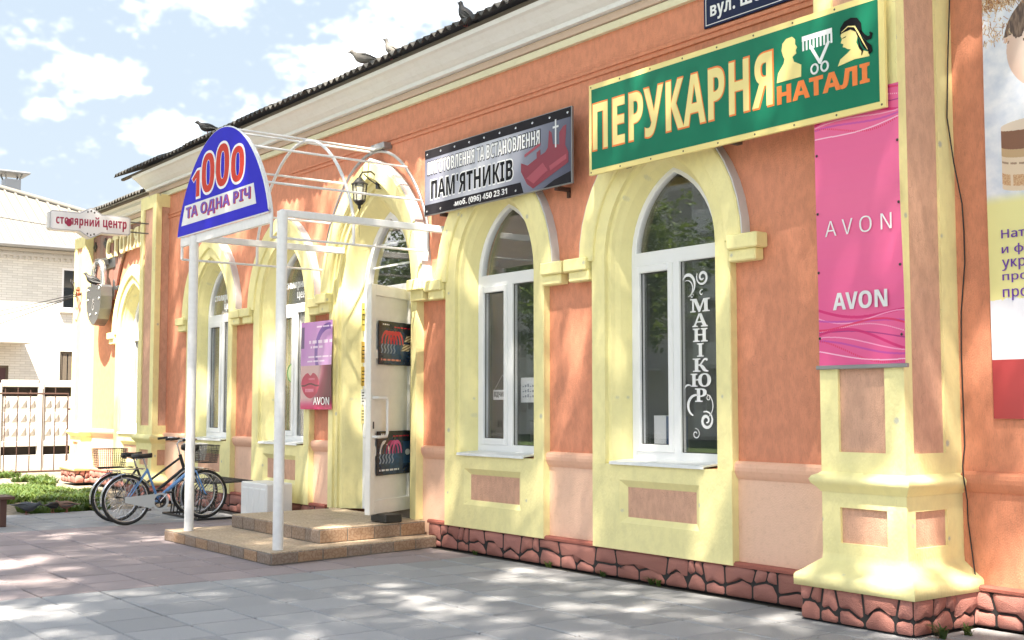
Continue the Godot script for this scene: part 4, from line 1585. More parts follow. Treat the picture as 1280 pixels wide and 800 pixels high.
func build_canopy() -> void:
	var cx := -12.83
	var hw := 1.235
	var t := thing("entrance_canopy", "bare white metal canopy frame on two posts over the entrance steps", "canopy", Vector3(cx, 0.125, 1.1))
	var s: SurfaceTool
	for x in [-13.62, -11.28]:
		s = S()
		tube(s, [Vector3(x, 0.128, 2.08), Vector3(x, 3.6, 2.08)], 0.055, 18)
		part(t, "post", s, M.white_paint)
		s = S()
		box(s, Vector3(x - 0.035, 3.545, 0.06), Vector3(x + 0.035, 3.62, 2.10), 0.006)
		part(t, "side_beam", s, M.white_paint)
	s = S()
	box(s, Vector3(cx - hw, 3.52, 2.03), Vector3(cx + hw, 3.63, 2.075), 0.006)
	part(t, "front_beam", s, M.white_paint)
	for z in [2.05, 1.06, 0.08]:
		s = S()
		tube(s, canopy_arch(cx, hw, z, 3.37), 0.019, 8)
		part(t, "hoop", s, M.white_paint if z > 0.5 else M.galvanised)
	for x in [-0.90, -0.60, -0.07, 0.05, 0.62, 0.90]:
		s = S()
		var p := Vector3(cx + hw * x, canopy_curve(x) + 0.02, 0.08)
		tube(s, [p, Vector3(p.x, p.y, 2.05)], 0.014, 8)
		part(t, "purlin", s, M.white_paint)
	for e in [-1.0, 1.0]:
		s = S()
		tube(s, [Vector3(cx + hw * e, 3.37, 0.08), Vector3(cx + hw * e, 3.37, 2.05)], 0.014, 8)
		part(t, "lower_rail", s, M.white_paint)
	s = S()
	box(s, Vector3(cx - 0.02, 4.74, 0.0), Vector3(cx + 0.30, 4.82, 0.13), 0.01, Transform3D.IDENTITY)
	part(t, "wall_bracket", s, M.galvanised)
	# arched sign standing on the front hoop
	var g := thing("arched_shop_sign", "blue bell-shaped sign with red 1000 on the front of the canopy", "sign", Vector3(cx, 3.62, 2.1))
	var poly := PackedVector2Array()
	for i in 41:
		var x := -cos(PI * i / 40.0)
		poly.append(Vector2(cx + (hw + 0.02) * x, canopy_curve(x) + 0.02))
	s = S()
	prism(s, poly, 2.075, 2.105)
	part(g, "panel", s, M.royal_blue)
	s = S()
	prism(s, poly, 2.066, 2.074)
	part(g, "backing", s, M.white_plain)
	s = S()
	var edge := []
	for p in poly:
		edge.append(Vector3(p.x, p.y, 2.09))
	edge.append(edge[0])
	tube(s, edge, 0.014, 6)
	part(g, "trim", s, M.white_paint)
	for d in [["1", -13.64, -13.42, 4.06, 4.37], ["0", -13.35, -12.99, 4.07, 4.53], ["0", -12.94, -12.58, 4.08, 4.57], ["0", -12.52, -12.18, 4.07, 4.47]]:
		words(g, "digit_outline", d[0], font_bold, M.sign_white, d[1] - 0.03, d[2] + 0.03, d[3] - 0.03, d[4] + 0.03, 2.105, 0.003, 1.6)
		words(g, "digit", d[0], font_bold, M.letter_red, d[1], d[2], d[3], d[4], 2.108, 0.003, 0.2)
	s = S()
	prism(s, pack([[-13.96, 3.76], [-11.86, 3.76], [-11.93, 3.995], [-13.86, 3.995]]), 2.105, 2.108)
	part(g, "lettering_field", s, M.sign_grey_white)
	words(g, "lettering_shadow", "ТА ОДНА РІЧ", font_bold, M.letter_red, -13.80, -11.99, 3.792, 3.962, 2.108, 0.002, 0.6)
	words(g, "lettering", "ТА ОДНА РІЧ", font_bold, M.letter_purple, -13.815, -12.005, 3.80, 3.97, 2.1105, 0.002, 0.3)

func disc(c: Vector2, rx: float, ry: float, n := 20, a0 := 0.0, a1 := TAU) -> PackedVector2Array:
	var p := PackedVector2Array()
	for i in n:
		var a := lerpf(a0, a1, float(i) / n)
		p.append(c + Vector2(cos(a) * rx, sin(a) * ry))
	return p

func ribbon(s: SurfaceTool, pts: Array, w: float, z: float, d := 0.003, taper := true) -> void:
	var l := PackedVector2Array()
	var r := PackedVector2Array()
	for i in pts.size():
		var a: Vector2 = pts[maxi(i - 1, 0)]
		var b: Vector2 = pts[mini(i + 1, pts.size() - 1)]
		var n := (b - a).normalized().orthogonal()
		var k := w * (0.35 + 0.65 * sin(PI * float(i) / (pts.size() - 1))) if taper else w
		l.append(pts[i] + n * k * 0.5)
		r.append(pts[i] - n * k * 0.5)
	for i in pts.size() - 1:
		quad(s, Vector3(l[i].x, l[i].y, z + d), Vector3(l[i + 1].x, l[i + 1].y, z + d), Vector3(r[i + 1].x, r[i + 1].y, z + d), Vector3(r[i].x, r[i].y, z + d))

func spiral(c: Vector2, r0: float, r1: float, a0: float, turns: float, n := 22) -> Array:
	var o := []
	for i in n + 1:
		var t := float(i) / n
		o.append(c + Vector2.from_angle(a0 + TAU * turns * t) * lerpf(r0, r1, t))
	return o

func map_poly(a: Array, x: float, y: float, kx: float, ky: float) -> PackedVector2Array:
	var p := PackedVector2Array()
	for v in a:
		p.append(Vector2(x + v[0] * kx, y + v[1] * ky))
	return p

func build_signs() -> void:
	var s: SurfaceTool
	# hairdresser's board, leaning a little off the wall on battens
	var z := 0.28
	var g := thing("hairdresser_sign", "wide green sign board with yellow letters and hairdressing emblems", "sign", Vector3(-6.83, 3.74, 0.28))
	s = S()
	box(s, Vector3(-8.47, 3.745, z), Vector3(-5.19, 4.605, z + 0.03), 0.003)
	part(g, "board", s, M.sign_yellow)
	s = S()
	box(s, Vector3(-8.43, 3.795, z + 0.02), Vector3(-5.24, 4.555, z + 0.0325))
	part(g, "green_field", s, M.sign_green)
	s = S()
	for i in 9:
		for y in [3.77, 4.58]:
			lathe(s, [Vector2(0.009, 0), Vector2(0.006, 0.004), Vector2(0, 0.005)], 8, Transform3D(Basis(Vector3.RIGHT, PI / 2), Vector3(-8.44 + i * 0.402, y, z + 0.03)))
	part(g, "screw_heads", s, M.old_wood)
	s = S()
	for x in [-8.2, -6.9, -5.6]:
		box(s, Vector3(x, 3.8, 0.0 if x < -6 else 0.24), Vector3(x + 0.06, 4.55, z))
	part(g, "batten", s, M.old_wood)
	var f := z + 0.0325
	words(g, "lettering_outline", "ПЕРУКАРНЯ", font_bold, M.sign_orange, -8.42, -6.22, 3.955, 4.425, f, 0.002, 0.9)
	words(g, "lettering", "ПЕРУКАРНЯ", font_bold, M.sign_yellow, -8.405, -6.235, 3.97, 4.41, f + 0.002, 0.002, 0.15)
	words(g, "lettering", "НАТАЛІ", font_bold, M.sign_orange, -6.19, -5.32, 3.955, 4.105, f, 0.003, 1.0)
	# emblems: man's bust, comb, scissors, woman's head in profile
	s = S()
	prism(s, map_poly([[0, 0], [1.0, 0.0], [1.02, 0.28], [0.72, 0.40], [0.66, 0.52], [0.74, 0.55], [0.82, 0.58], [0.80, 0.66], [0.86, 0.72], [0.78, 0.80], [0.78, 0.92], [0.66, 1.0], [0.42, 0.99], [0.26, 0.90], [0.22, 0.74], [0.28, 0.60], [0.34, 0.52], [0.30, 0.42], [0.06, 0.22]], -6.19, 4.135, 0.24, 0.335), f, f + 0.003)
	part(g, "bust_emblem", s, M.sign_yellow)
	s = S()
	box(s, Vector3(-5.935, 4.405, f), Vector3(-5.65, 4.445, f + 0.003))
	for i in 9:
		box(s, Vector3(-5.932 + i * 0.0335, 4.33, f), Vector3(-5.916 + i * 0.0335, 4.41, f + 0.0028))
	part(g, "comb_emblem", s, M.sign_white)
	s = S()
	prism(s, pack([[-5.865, 4.345], [-5.845, 4.36], [-5.755, 4.21], [-5.775, 4.195]]), f, f + 0.003)
	prism(s, pack([[-5.69, 4.36], [-5.67, 4.345], [-5.76, 4.19], [-5.785, 4.205]]), f, f + 0.0034)
	for e in [[-5.80, -0.05], [-5.74, 0.05]]:
		var ring := ring_pts(Vector3(e[0] + e[1] * 0.35, 4.165 - 0.0, f + 0.002), Vector3(0.032, 0, 0), Vector3(0, 0.036, 0), 18)
		tube(s, ring, 0.009, 5, true)
	part(g, "scissors_emblem", s, M.sign_white)
	s = S()
	prism(s, map_poly([[0.0, 0.0], [0.08, 0.14], [0.30, 0.24], [0.40, 0.30], [0.30, 0.33], [0.22, 0.38], [0.16, 0.40], [0.18, 0.46], [0.10, 0.50], [0.14, 0.58], [0.10, 0.66], [0.16, 0.78], [0.34, 0.84], [0.55, 0.78], [0.62, 0.60], [0.56, 0.42], [0.66, 0.24], [0.92, 0.14], [0.94, 0.04], [0.5, 0.06]], -5.60, 4.135, 0.30, 0.34), f, f + 0.003)
	part(g, "woman_emblem", s, M.sign_yellow)
	s = S()
	prism(s, map_poly([[0.08, 0.70], [0.10, 0.84], [0.22, 0.96], [0.42, 1.0], [0.60, 0.96], [0.72, 0.82], [0.74, 0.62], [0.70, 0.48], [0.62, 0.52], [0.56, 0.66], [0.40, 0.74], [0.20, 0.72]], -5.60, 4.135, 0.30, 0.34), f + 0.003, f + 0.005)
	ribbon(s, [Vector2(-5.395, 4.31), Vector2(-5.37, 4.27), Vector2(-5.345, 4.235), Vector2(-5.315, 4.21), Vector2(-5.305, 4.18), Vector2(-5.32, 4.165)], 0.05, f + 0.003, 0.002)
	ribbon(s, [Vector2(-5.39, 4.36), Vector2(-5.365, 4.315), Vector2(-5.335, 4.285), Vector2(-5.305, 4.285), Vector2(-5.295, 4.31), Vector2(-5.31, 4.325)], 0.034, f + 0.003, 0.002)
	ribbon(s, [Vector2(-5.41, 4.30), Vector2(-5.40, 4.24), Vector2(-5.375, 4.20), Vector2(-5.385, 4.17)], 0.02, f + 0.003, 0.002)
	prism(s, map_poly([[0.15, 0.585], [0.25, 0.60], [0.27, 0.62], [0.17, 0.605]], -5.60, 4.135, 0.30, 0.34), f + 0.003, f + 0.005)
	part(g, "hair_emblem", s, M.ink)
	s = S()
	ribbon(s, [Vector2(-5.56, 4.385), Vector2(-5.50, 4.415), Vector2(-5.44, 4.40), Vector2(-5.405, 4.34), Vector2(-5.37, 4.27), Vector2(-5.33, 4.20)], 0.012, f + 0.005, 0.001)
	part(g, "hair_highlight", s, M.sign_yellow)

	# monument maker's banner on a frame
	z = 0.17
	g = thing("monument_sign", "grey and black banner with monument lettering stretched on a metal frame", "sign", Vector3(-10.17, 3.74, 0.17))
	var print_mat := flat(Color(1, 1, 1), 0.35)
	print_mat.albedo_texture = grey_print()
	s = S()
	box(s, Vector3(-11.485, 3.748, z), Vector3(-8.855, 4.512, z + 0.03), 0.004)
	part(g, "frame", s, M.galvanised)
	put(g, "banner_sheet", sheet(-11.475, -8.865, 3.758, 4.502, z + 0.033), print_mat)
	s = S()
	box(s, Vector3(-11.475, 4.405, z + 0.0335), Vector3(-8.865, 4.502, z + 0.0345))
	prism(s, pack([[-11.475, 3.758], [-9.62, 3.758], [-9.67, 3.875], [-11.475, 3.875]]), z + 0.0335, z + 0.0345)
	prism(s, pack([[-9.30, 3.758], [-8.865, 3.758], [-8.865, 3.87], [-9.12, 3.82]]), z + 0.0335, z + 0.0345)
	part(g, "black_band", s, M.ink_dark)
	var q := z + 0.0345
	words(g, "lettering_outline", "ВИГОТОВЛЕННЯ ТА ВСТАНОВЛЕННЯ", font_bold, M.ink_dark, -11.42, -9.34, 4.205, 4.375, q - 0.001, 0.002, 1.9)
	words(g, "lettering", "ВИГОТОВЛЕННЯ ТА ВСТАНОВЛЕННЯ", font_bold, M.sign_white, -11.41, -9.35, 4.215, 4.365, q + 0.001, 0.001, 0.0)
	words(g, "lettering_outline", "ПАМ'ЯТНИКІВ", font_bold, M.sign_white, -11.36, -9.79, 3.915, 4.155, q - 0.001, 0.002, 1.6)
	words(g, "lettering", "ПАМ'ЯТНИКІВ", font_bold, M.ink, -11.345, -9.80, 3.93, 4.14, q + 0.001, 0.001, 0.3)
	words(g, "lettering", "моб. (096) 450 23 31", font_bold, M.sign_white, -10.86, -9.90, 3.775, 3.855, q, 0.001, 0.3)
	var maroon := flat(lin(0.23, 0.022, 0.045), 0.3)
	var maroon2 := flat(lin(0.36, 0.06, 0.09), 0.3)
	s = S()
	prism(s, pack([[-9.66, 4.07], [-9.55, 4.03], [-9.40, 4.08], [-9.40, 4.14], [-9.34, 4.16], [-9.34, 4.10], [-9.26, 4.12], [-9.22, 4.16], [-9.20, 4.33], [-9.16, 4.30], [-9.14, 4.18], [-9.04, 4.16], [-9.04, 4.28], [-8.98, 4.33], [-8.93, 4.34], [-8.95, 4.14], [-8.90, 4.06], [-8.90, 3.96], [-9.46, 3.78], [-9.56, 3.84], [-9.66, 3.98]]), q, q + 0.001)
	part(g, "monument_picture", s, maroon)
	s = S()
	prism(s, pack([[-9.57, 3.90], [-9.45, 3.83], [-9.22, 3.93], [-9.30, 4.02]]), q + 0.001, q + 0.002)
	prism(s, pack([[-9.60, 4.12], [-9.34, 4.20], [-9.34, 4.23], [-9.60, 4.15]]), q + 0.001, q + 0.002)
	prism(s, pack([[-9.18, 3.92], [-8.93, 4.0], [-8.93, 4.05], [-9.20, 3.97]]), q + 0.001, q + 0.002)
	part(g, "monument_picture", s, maroon2)
	s = S()
	box(s, Vector3(-9.105, 4.14, q + 0.001), Vector3(-9.085, 4.42, q + 0.002))
	box(s, Vector3(-9.14, 4.335, q + 0.001), Vector3(-9.05, 4.355, q + 0.0019))
	part(g, "cross_picture", s, M.sign_grey_white)
	s = S()
	for i in 10:
		for y in [4.455, 3.80]:
			if y > 4 or i < 7:
				lathe(s, [Vector2(0.014, 0), Vector2(0.012, 0.004), Vector2(0.005, 0.003), Vector2(0.0, 0.003)], 8, Transform3D(Basis(Vector3.RIGHT, PI / 2), Vector3(-11.43 + i * 0.28, y, q)))
	part(g, "eyelets", s, M.chrome)
	s = S()
	for x in [-11.2, -9.15]:
		box(s, Vector3(x, 3.72, -0.02), Vector3(x + 0.04, 3.76, 0.18))
		box(s, Vector3(x, 3.66, -0.02), Vector3(x + 0.04, 3.73, 0.02))
	part(g, "bracket", s, M.rust)

	# street name plate, cut by the picture's upper edge
	g = thing("street_plate", "dark blue enamel street name plate under the cornice", "sign", Vector3(-6.6, 4.88, 0.03))
	s = S()
	box(s, Vector3(-7.23, 4.885, 0.03), Vector3(-5.95, 5.165, 0.045), 0.003)
	part(g, "plate", s, M.navy)
	s = S()
	for e in [[-7.205, -5.975, 4.905, 4.911], [-7.205, -5.975, 5.139, 5.145], [-7.205, -7.199, 4.911, 5.139], [-5.981, -5.975, 4.911, 5.139]]:
		box(s, Vector3(e[0], e[2], 0.045), Vector3(e[1], e[3], 0.047))
	part(g, "border_line", s, M.sign_white)
	words(g, "lettering", "вул. Шевченка", font_bold, M.sign_white, -7.15, -6.04, 4.935, 5.10, 0.045, 0.002, 0.0)

	# lit-box sign of the joinery, square to the wall; own axes: x runs to -z, z faces +x
	g = thing("joinery_box_sign", "narrow white box sign with crimson letters jutting from the yellow pilaster", "sign", Vector3(-20.2, 4.47, 1.25), "", PI / 2, true)
	var shell := flat(lin(0.52, 0.52, 0.54), 0.35)
	s = S()
	var outline := pack([[-0.67, 0.03], [-0.63, 0.0], [-0.18, 0.0], [-0.10, -0.05], [0.0, -0.10], [0.10, -0.05], [0.18, 0.0], [0.63, 0.0], [0.67, 0.03], [0.67, 0.29], [0.63, 0.32], [0.18, 0.32], [0.10, 0.37], [0.0, 0.42], [-0.10, 0.37], [-0.18, 0.32], [-0.63, 0.32], [-0.67, 0.29]])
	prism(s, outline, -0.10, 0.08)
	part(g, "casing", s, shell)
	s = S()
	for p in Geometry2D.offset_polygon(outline, -0.02):
		prism(s, p, 0.08, 0.084)
	part(g, "face", s, M.sign_white)
	words(g, "lettering", "столярний", font_bold, M.crimson, -0.57, 0.14, 0.055, 0.265, 0.084, 0.003, 0.3)
	words(g, "lettering", "центр", font_bold, M.crimson, 0.20, 0.60, 0.055, 0.235, 0.084, 0.003, 0.3)
	s = S()
	prism(s, disc(Vector2(-0.36, 0.135), 0.05, 0.065, 16), 0.086, 0.089)
	part(g, "lock_emblem", s, M.crimson)
	s = S()
	for e in [[0.0, 0.36], [0.0, -0.045]]:
		for k in [-1.0, 0.0, 1.0]:
			prism(s, disc(Vector2(e[0] + k * 0.055, e[1] - absf(k) * 0.02 * signf(e[1])), 0.014, 0.018, 8), 0.084, 0.087)
	part(g, "ornament", s, M.grey_metal)
	s = S()
	for y in [0.08, 0.25]:
		tube(s, [Vector3(0.66, y, -0.02), Vector3(1.02, y, -0.02)], 0.012, 6)
	part(g, "rod", s, M.grey_metal)

	# plank board of the joinery on the sunlit wing
	z = WING_Z + 0.02
	g = thing("joinery_plank_board", "reddish plank board with raised cream letters on the sunlit wing wall", "sign", Vector3(-23.6, 3.7, z))
	var board := pack([[-25.1, 5.06], [-25.1, 3.77], [-23.80, 3.69], [-23.66, 3.95], [-23.5, 4.28], [-23.28, 4.55], [-23.0, 4.74], [-22.75, 4.85], [-22.15, 4.86], [-22.15, 5.06]])
	var x := -25.1
	while x < -22.15:
		for p in Geometry2D.intersect_polygons(board, pack([[x + 0.005, 3.5], [x + 0.205, 3.5], [x + 0.205, 5.2], [x + 0.005, 5.2]])):
			s = S()
			prism(s, p, z, z + 0.04 + rng.randf_range(0, 0.008))
			part(g, "plank", s, M.plank[rng.randi() % 5])
		x += 0.21
	var i2 := 0
	for ch in "СТОЛЯР":
		words(g, "letter", ch, font_bold, M.gold_letter, -24.12 + i2 * 0.385, -23.82 + i2 * 0.385, 4.52 + 0.016 * i2, 4.93 + 0.012 * i2, z + 0.055, 0.05, 0.3)
		i2 += 1
	s = S()
	box(s, Vector3(-23.85, 3.87, z + 0.05), Vector3(-23.25, 3.95, z + 0.065), 0.004)
	prism(s, pack([[-23.74, 3.72], [-23.70, 3.76], [-23.68, 3.86], [-23.68, 3.96], [-23.70, 4.05], [-23.74, 4.09], [-23.78, 4.05], [-23.76, 3.96], [-23.76, 3.86], [-23.78, 3.76]]), z + 0.05, z + 0.068)
	part(g, "strap_hinge", s, M.grey_metal)
	for e in [[-24.95, 4.86], [-24.32, 4.88]]:
		s = S()
		for k in 4:
			prism(s, disc(Vector2(e[0], e[1]) + Vector2.from_angle(k * PI / 2) * 0.06, 0.045, 0.045, 10), z + 0.05, z + 0.062)
		part(g, "iron_stud", s, M.black_metal)

	# giant padlock hanging on the board
	g = thing("giant_padlock", "oversized grey metal padlock hung on the plank board", "padlock", Vector3(-24.1, 3.18, -0.2))
	s = S()
	prism(s, pack([[-24.55, 3.93], [-24.50, 3.98], [-23.76, 3.98], [-23.70, 3.93], [-23.68, 3.75], [-23.72, 3.5], [-23.86, 3.30], [-24.02, 3.21], [-24.12, 3.18], [-24.22, 3.21], [-24.40, 3.32], [-24.52, 3.5], [-24.57, 3.75]]), -0.33, -0.10)
	part(g, "lock_body", s, M.grey_metal)
	s = S()
	var bow := [Vector3(-24.42, 3.95, -0.2)]
	for k in 13:
		var a := PI - PI * k / 12.0
		bow.append(Vector3(-24.13 + 0.29 * cos(a), 4.20 + 0.27 * sin(a), -0.2))
	bow.append(Vector3(-23.84, 3.95, -0.2))
	tube(s, bow, 0.062, 12)
	part(g, "shackle", s, M.chrome)
	s = S()
	box(s, Vector3(-24.50, 4.33, -0.40), Vector3(-23.70, 4.58, -0.365), 0.01)
	box(s, Vector3(-24.24, 4.40, -0.38), Vector3(-24.02, 4.52, -0.14), 0.01)
	part(g, "hasp", s, M.grey_metal)
	s = S()
	for e in [[-24.45, 3.9], [-23.8, 3.9], [-24.47, 3.7], [-23.78, 3.7], [-24.3, 3.4], [-23.93, 3.4]]:
		lathe(s, [Vector2(0.03, 0), Vector2(0.024, 0.015), Vector2(0, 0.022)], 10, Transform3D(Basis(Vector3.RIGHT, PI / 2), Vector3(e[0], e[1], -0.10)))
	prism(s, disc(Vector2(-24.12, 3.68), 0.035, 0.035, 12), -0.10, -0.09)
	ribbon(s, spiral(Vector2(-24.12, 3.55), 0.10, 0.02, 0.5, 1.2), 0.03, -0.10, 0.004)
	part(g, "rivets", s, M.chrome)

	# lettering stuck on window panes
	g = thing("manicure_lettering", "white upright lettering and scrolls stuck on the hairdresser's window pane", "lettering", Vector3(-7.55, 1.4, -0.16))
	var pz := -0.184
	var n := 0
	for ch in "МАНІКЮР":
		var wd: float = [0.24, 0.19, 0.18, 0.08, 0.19, 0.25, 0.14][n]
		words(g, "letter", ch, font_serif, M.sign_white, -7.535 - wd * 0.5, -7.535 + wd * 0.5, 2.43 - n * 0.134, 2.55 - n * 0.134, pz, 0.002, 0.3)
		n += 1
	s = S()
	ribbon(s, spiral(Vector2(-7.50, 2.74), 0.075, 0.015, 2.6, 1.5), 0.026, pz, 0.002)
	ribbon(s, spiral(Vector2(-7.70, 2.70), 0.12, 0.05, -0.9, 0.55), 0.03, pz, 0.002)
	ribbon(s, spiral(Vector2(-7.70, 2.66), 0.09, 0.06, -1.3, 0.5), 0.012, pz, 0.002)
	ribbon(s, spiral(Vector2(-7.51, 2.60), 0.03, 0.01, 1.0, 0.8), 0.012, pz, 0.002)
	ribbon(s, spiral(Vector2(-7.63, 2.58), 0.02, 0.01, 0.0, 1.0), 0.008, pz, 0.002)
	ribbon(s, spiral(Vector2(-7.47, 1.46), 0.085, 0.015, 2.0, -1.6), 0.03, pz, 0.002)
	ribbon(s, spiral(Vector2(-7.60, 1.58), 0.11, 0.08, 1.2, 0.5), 0.03, pz, 0.002)
	ribbon(s, spiral(Vector2(-7.50, 1.60), 0.12, 0.10, -1.2, 0.4), 0.010, pz, 0.002)
	ribbon(s, spiral(Vector2(-7.70, 1.72), 0.04, 0.07, 2.6, -0.3), 0.016, pz, 0.002)
	ribbon(s, spiral(Vector2(-7.60, 1.34), 0.05, 0.01, 1.8, -1.3), 0.010, pz, 0.002)
	ribbon(s, spiral(Vector2(-7.44, 1.66), 0.03, 0.008, 0.0, 1.2), 0.008, pz, 0.002)
	part(g, "scrolls", s, M.sign_white)
	for c in [-15.38, -17.90]:
		g = thing("pane_lettering", "white joinery lettering stuck on the arched pane above a window", "lettering", Vector3(c, 3.08, -0.16), "joinery lettering on arched panes")
		words(g, "lettering", "столярний", font_bold, M.sign_white, c - 0.40, c + 0.34, 3.22, 3.38, pz, 0.002, 0.3)
		words(g, "lettering", "центр", font_bold, M.sign_white, c - 0.02, c + 0.42, 3.07, 3.20, pz, 0.002, 0.3)

func grey_print() -> ImageTexture:
	var im := Image.create(256, 64, false, Image.FORMAT_RGB8)
	for j in 64:
		for i in 256:
			var u := i / 255.0
			var v := j / 63.0
			var k := clampf(1.0 - absf(u - 0.42 - 0.12 * (0.5 - v)) * 1.5, 0, 1)
			var c := Color(0.26, 0.27, 0.36).lerp(Color(0.74, 0.75, 0.80), smoothstep(0.0, 1.0, k))
			im.set_pixel(i, j, c)
	return ImageTexture.create_from_image(im)

# ---------------------------------------------------------------- printed sheets
func pink_print() -> ImageTexture:
	var w := 256
	var h := 700
	var im := Image.create(w, h, false, Image.FORMAT_RGB8)
	for j in h:
		var v := float(j) / h
		for i in w:
			im.set_pixel(i, j, Color(0.90, 0.42, 0.60).lerp(Color(0.85, 0.30, 0.55), absf(v - 0.4)))
	# sweeping bands of colour near both ends
	for b in [[0.02, 0.15, 1.0], [0.79, 0.95, -1.0]]:
		for k in 11:
			var y0: float = lerpf(b[0], b[1], k / 10.0)
			var amp := 0.02 + 0.012 * sin(k * 2.3)
			var c: Color = [Color(0.80, 0.12, 0.42), Color(0.96, 0.72, 0.84), Color(0.72, 0.30, 0.66), Color(0.86, 0.16, 0.34), Color(0.98, 0.88, 0.93), Color(0.58, 0.16, 0.46)][k % 6]
			var th: float = [3.0, 1.2, 2.0, 2.4, 1.2, 1.6][k % 6]
			for i in w:
				var u := float(i) / w
				var y: float = (y0 + amp * sin(u * 4.0 + k * 0.55) - 0.03 * u * b[2]) * h
				for d in range(-3, 4):
					var yy := int(y) + d
					if yy >= 0 and yy < h and absf(d) <= th:
						if k % 5 == 4 and (i / 3) % 2 == 0:
							continue
						im.set_pixel(i, yy, im.get_pixel(i, yy).lerp(c, 0.75))
	return ImageTexture.create_from_image(im)

func lips_print() -> ImageTexture:
	var w := 200
	var h := 280
	var im := Image.create(w, h, false, Image.FORMAT_RGB8)
	for j in h:
		for i in w:
			var u := float(i) / w
			var v := float(j) / h
			var c: Color
			if v < 0.5:
				c = Color(0.70, 0.46, 0.74).lerp(Color(0.82, 0.64, 0.84), clampf(u * 0.5 + v, 0, 1))
				var r := Vector2(u - 0.9, (v - 0.36) * 1.4).length()
				if absf(r - 0.42) < 0.05 and u < 0.95:
					c = Color(0.45, 0.28, 0.62)
				if u < 0.10 and v > 0.05 and v < 0.30:
					c = Color(0.42, 0.33, 0.50)
				# rows of small pale print
				if (absf(v - 0.23) < 0.018 and u > 0.25 and int(u * 22) % 4 != 3) or (absf(v - 0.29) < 0.012 and u > 0.3 and u < 0.7 and int(u * 26) % 5 != 4) or (absf(v - 0.40) < 0.008 and u > 0.2 and int(u * 30) % 7 != 6) or (absf(v - 0.45) < 0.008 and u > 0.2 and u < 0.8 and int(u * 30) % 6 != 5) or (absf(v - 0.06) < 0.008 and u > 0.5 and int(u * 30) % 7 != 6):
					c = c.lerp(Color(0.97, 0.93, 0.97), 0.75)
			else:
				c = Color(0.80, 0.66, 0.66).lerp(Color(0.36, 0.02, 0.17), smoothstep(0.42, 0.72, u + 0.12 * sin(v * 9.0)))
				c = c.lerp(Color(0.78, 0.10, 0.38), smoothstep(0.86, 1.0, v))
				var e := Vector2((u - 0.31) / 0.29, (0.715 - v) / 0.15)
				var q := maxf(0.0, 1.0 - e.x * e.x)
				var upper := 0.95 * sqrt(q) * (1.0 - 0.28 * exp(-pow(e.x / 0.2, 2.0)))
				var lower := -1.05 * pow(q, 0.7)
				var seam := 0.08 * cos(e.x * 4.0) - 0.02
				if e.y < upper and e.y > lower and absf(e.x) < 1.0:
					var wrinkle := 0.5 + 0.5 * sin(e.x * 46.0 + 3.0 * e.y)
					c = Color(0.66, 0.10, 0.26).lerp(Color(0.80, 0.26, 0.42), 0.35 * wrinkle + 0.45 * clampf(1.0 - absf(e.y - seam) * 1.4, 0, 1))
					if absf(e.y - seam) < 0.06:
						c = Color(0.34, 0.03, 0.12)
					if absf(e.y + 0.45) < 0.13 and absf(e.x + 0.1) < 0.45 and wrinkle > 0.25:
						c = c.lerp(Color(0.93, 0.70, 0.78), 0.7)
					if absf(e.y - 0.42) < 0.07 and absf(e.x - 0.15) < 0.35 and wrinkle > 0.4:
						c = c.lerp(Color(0.93, 0.70, 0.78), 0.6)
			im.set_pixel(i, j, c)
	return ImageTexture.create_from_image(im)

func stroke(im: Image, p: Vector2, a: float, l: float, bend: float, c: Color) -> void:
	for k in int(l):
		a += bend
		p += Vector2.from_angle(a)
		var x := int(p.x)
		var y := int(p.y)
		if x >= 0 and y >= 0 and x < im.get_width() - 1 and y < im.get_height():
			im.set_pixel(x, y, im.get_pixel(x, y).lerp(c, 0.8))
			im.set_pixel(x + 1, y, im.get_pixel(x + 1, y).lerp(c, 0.5))

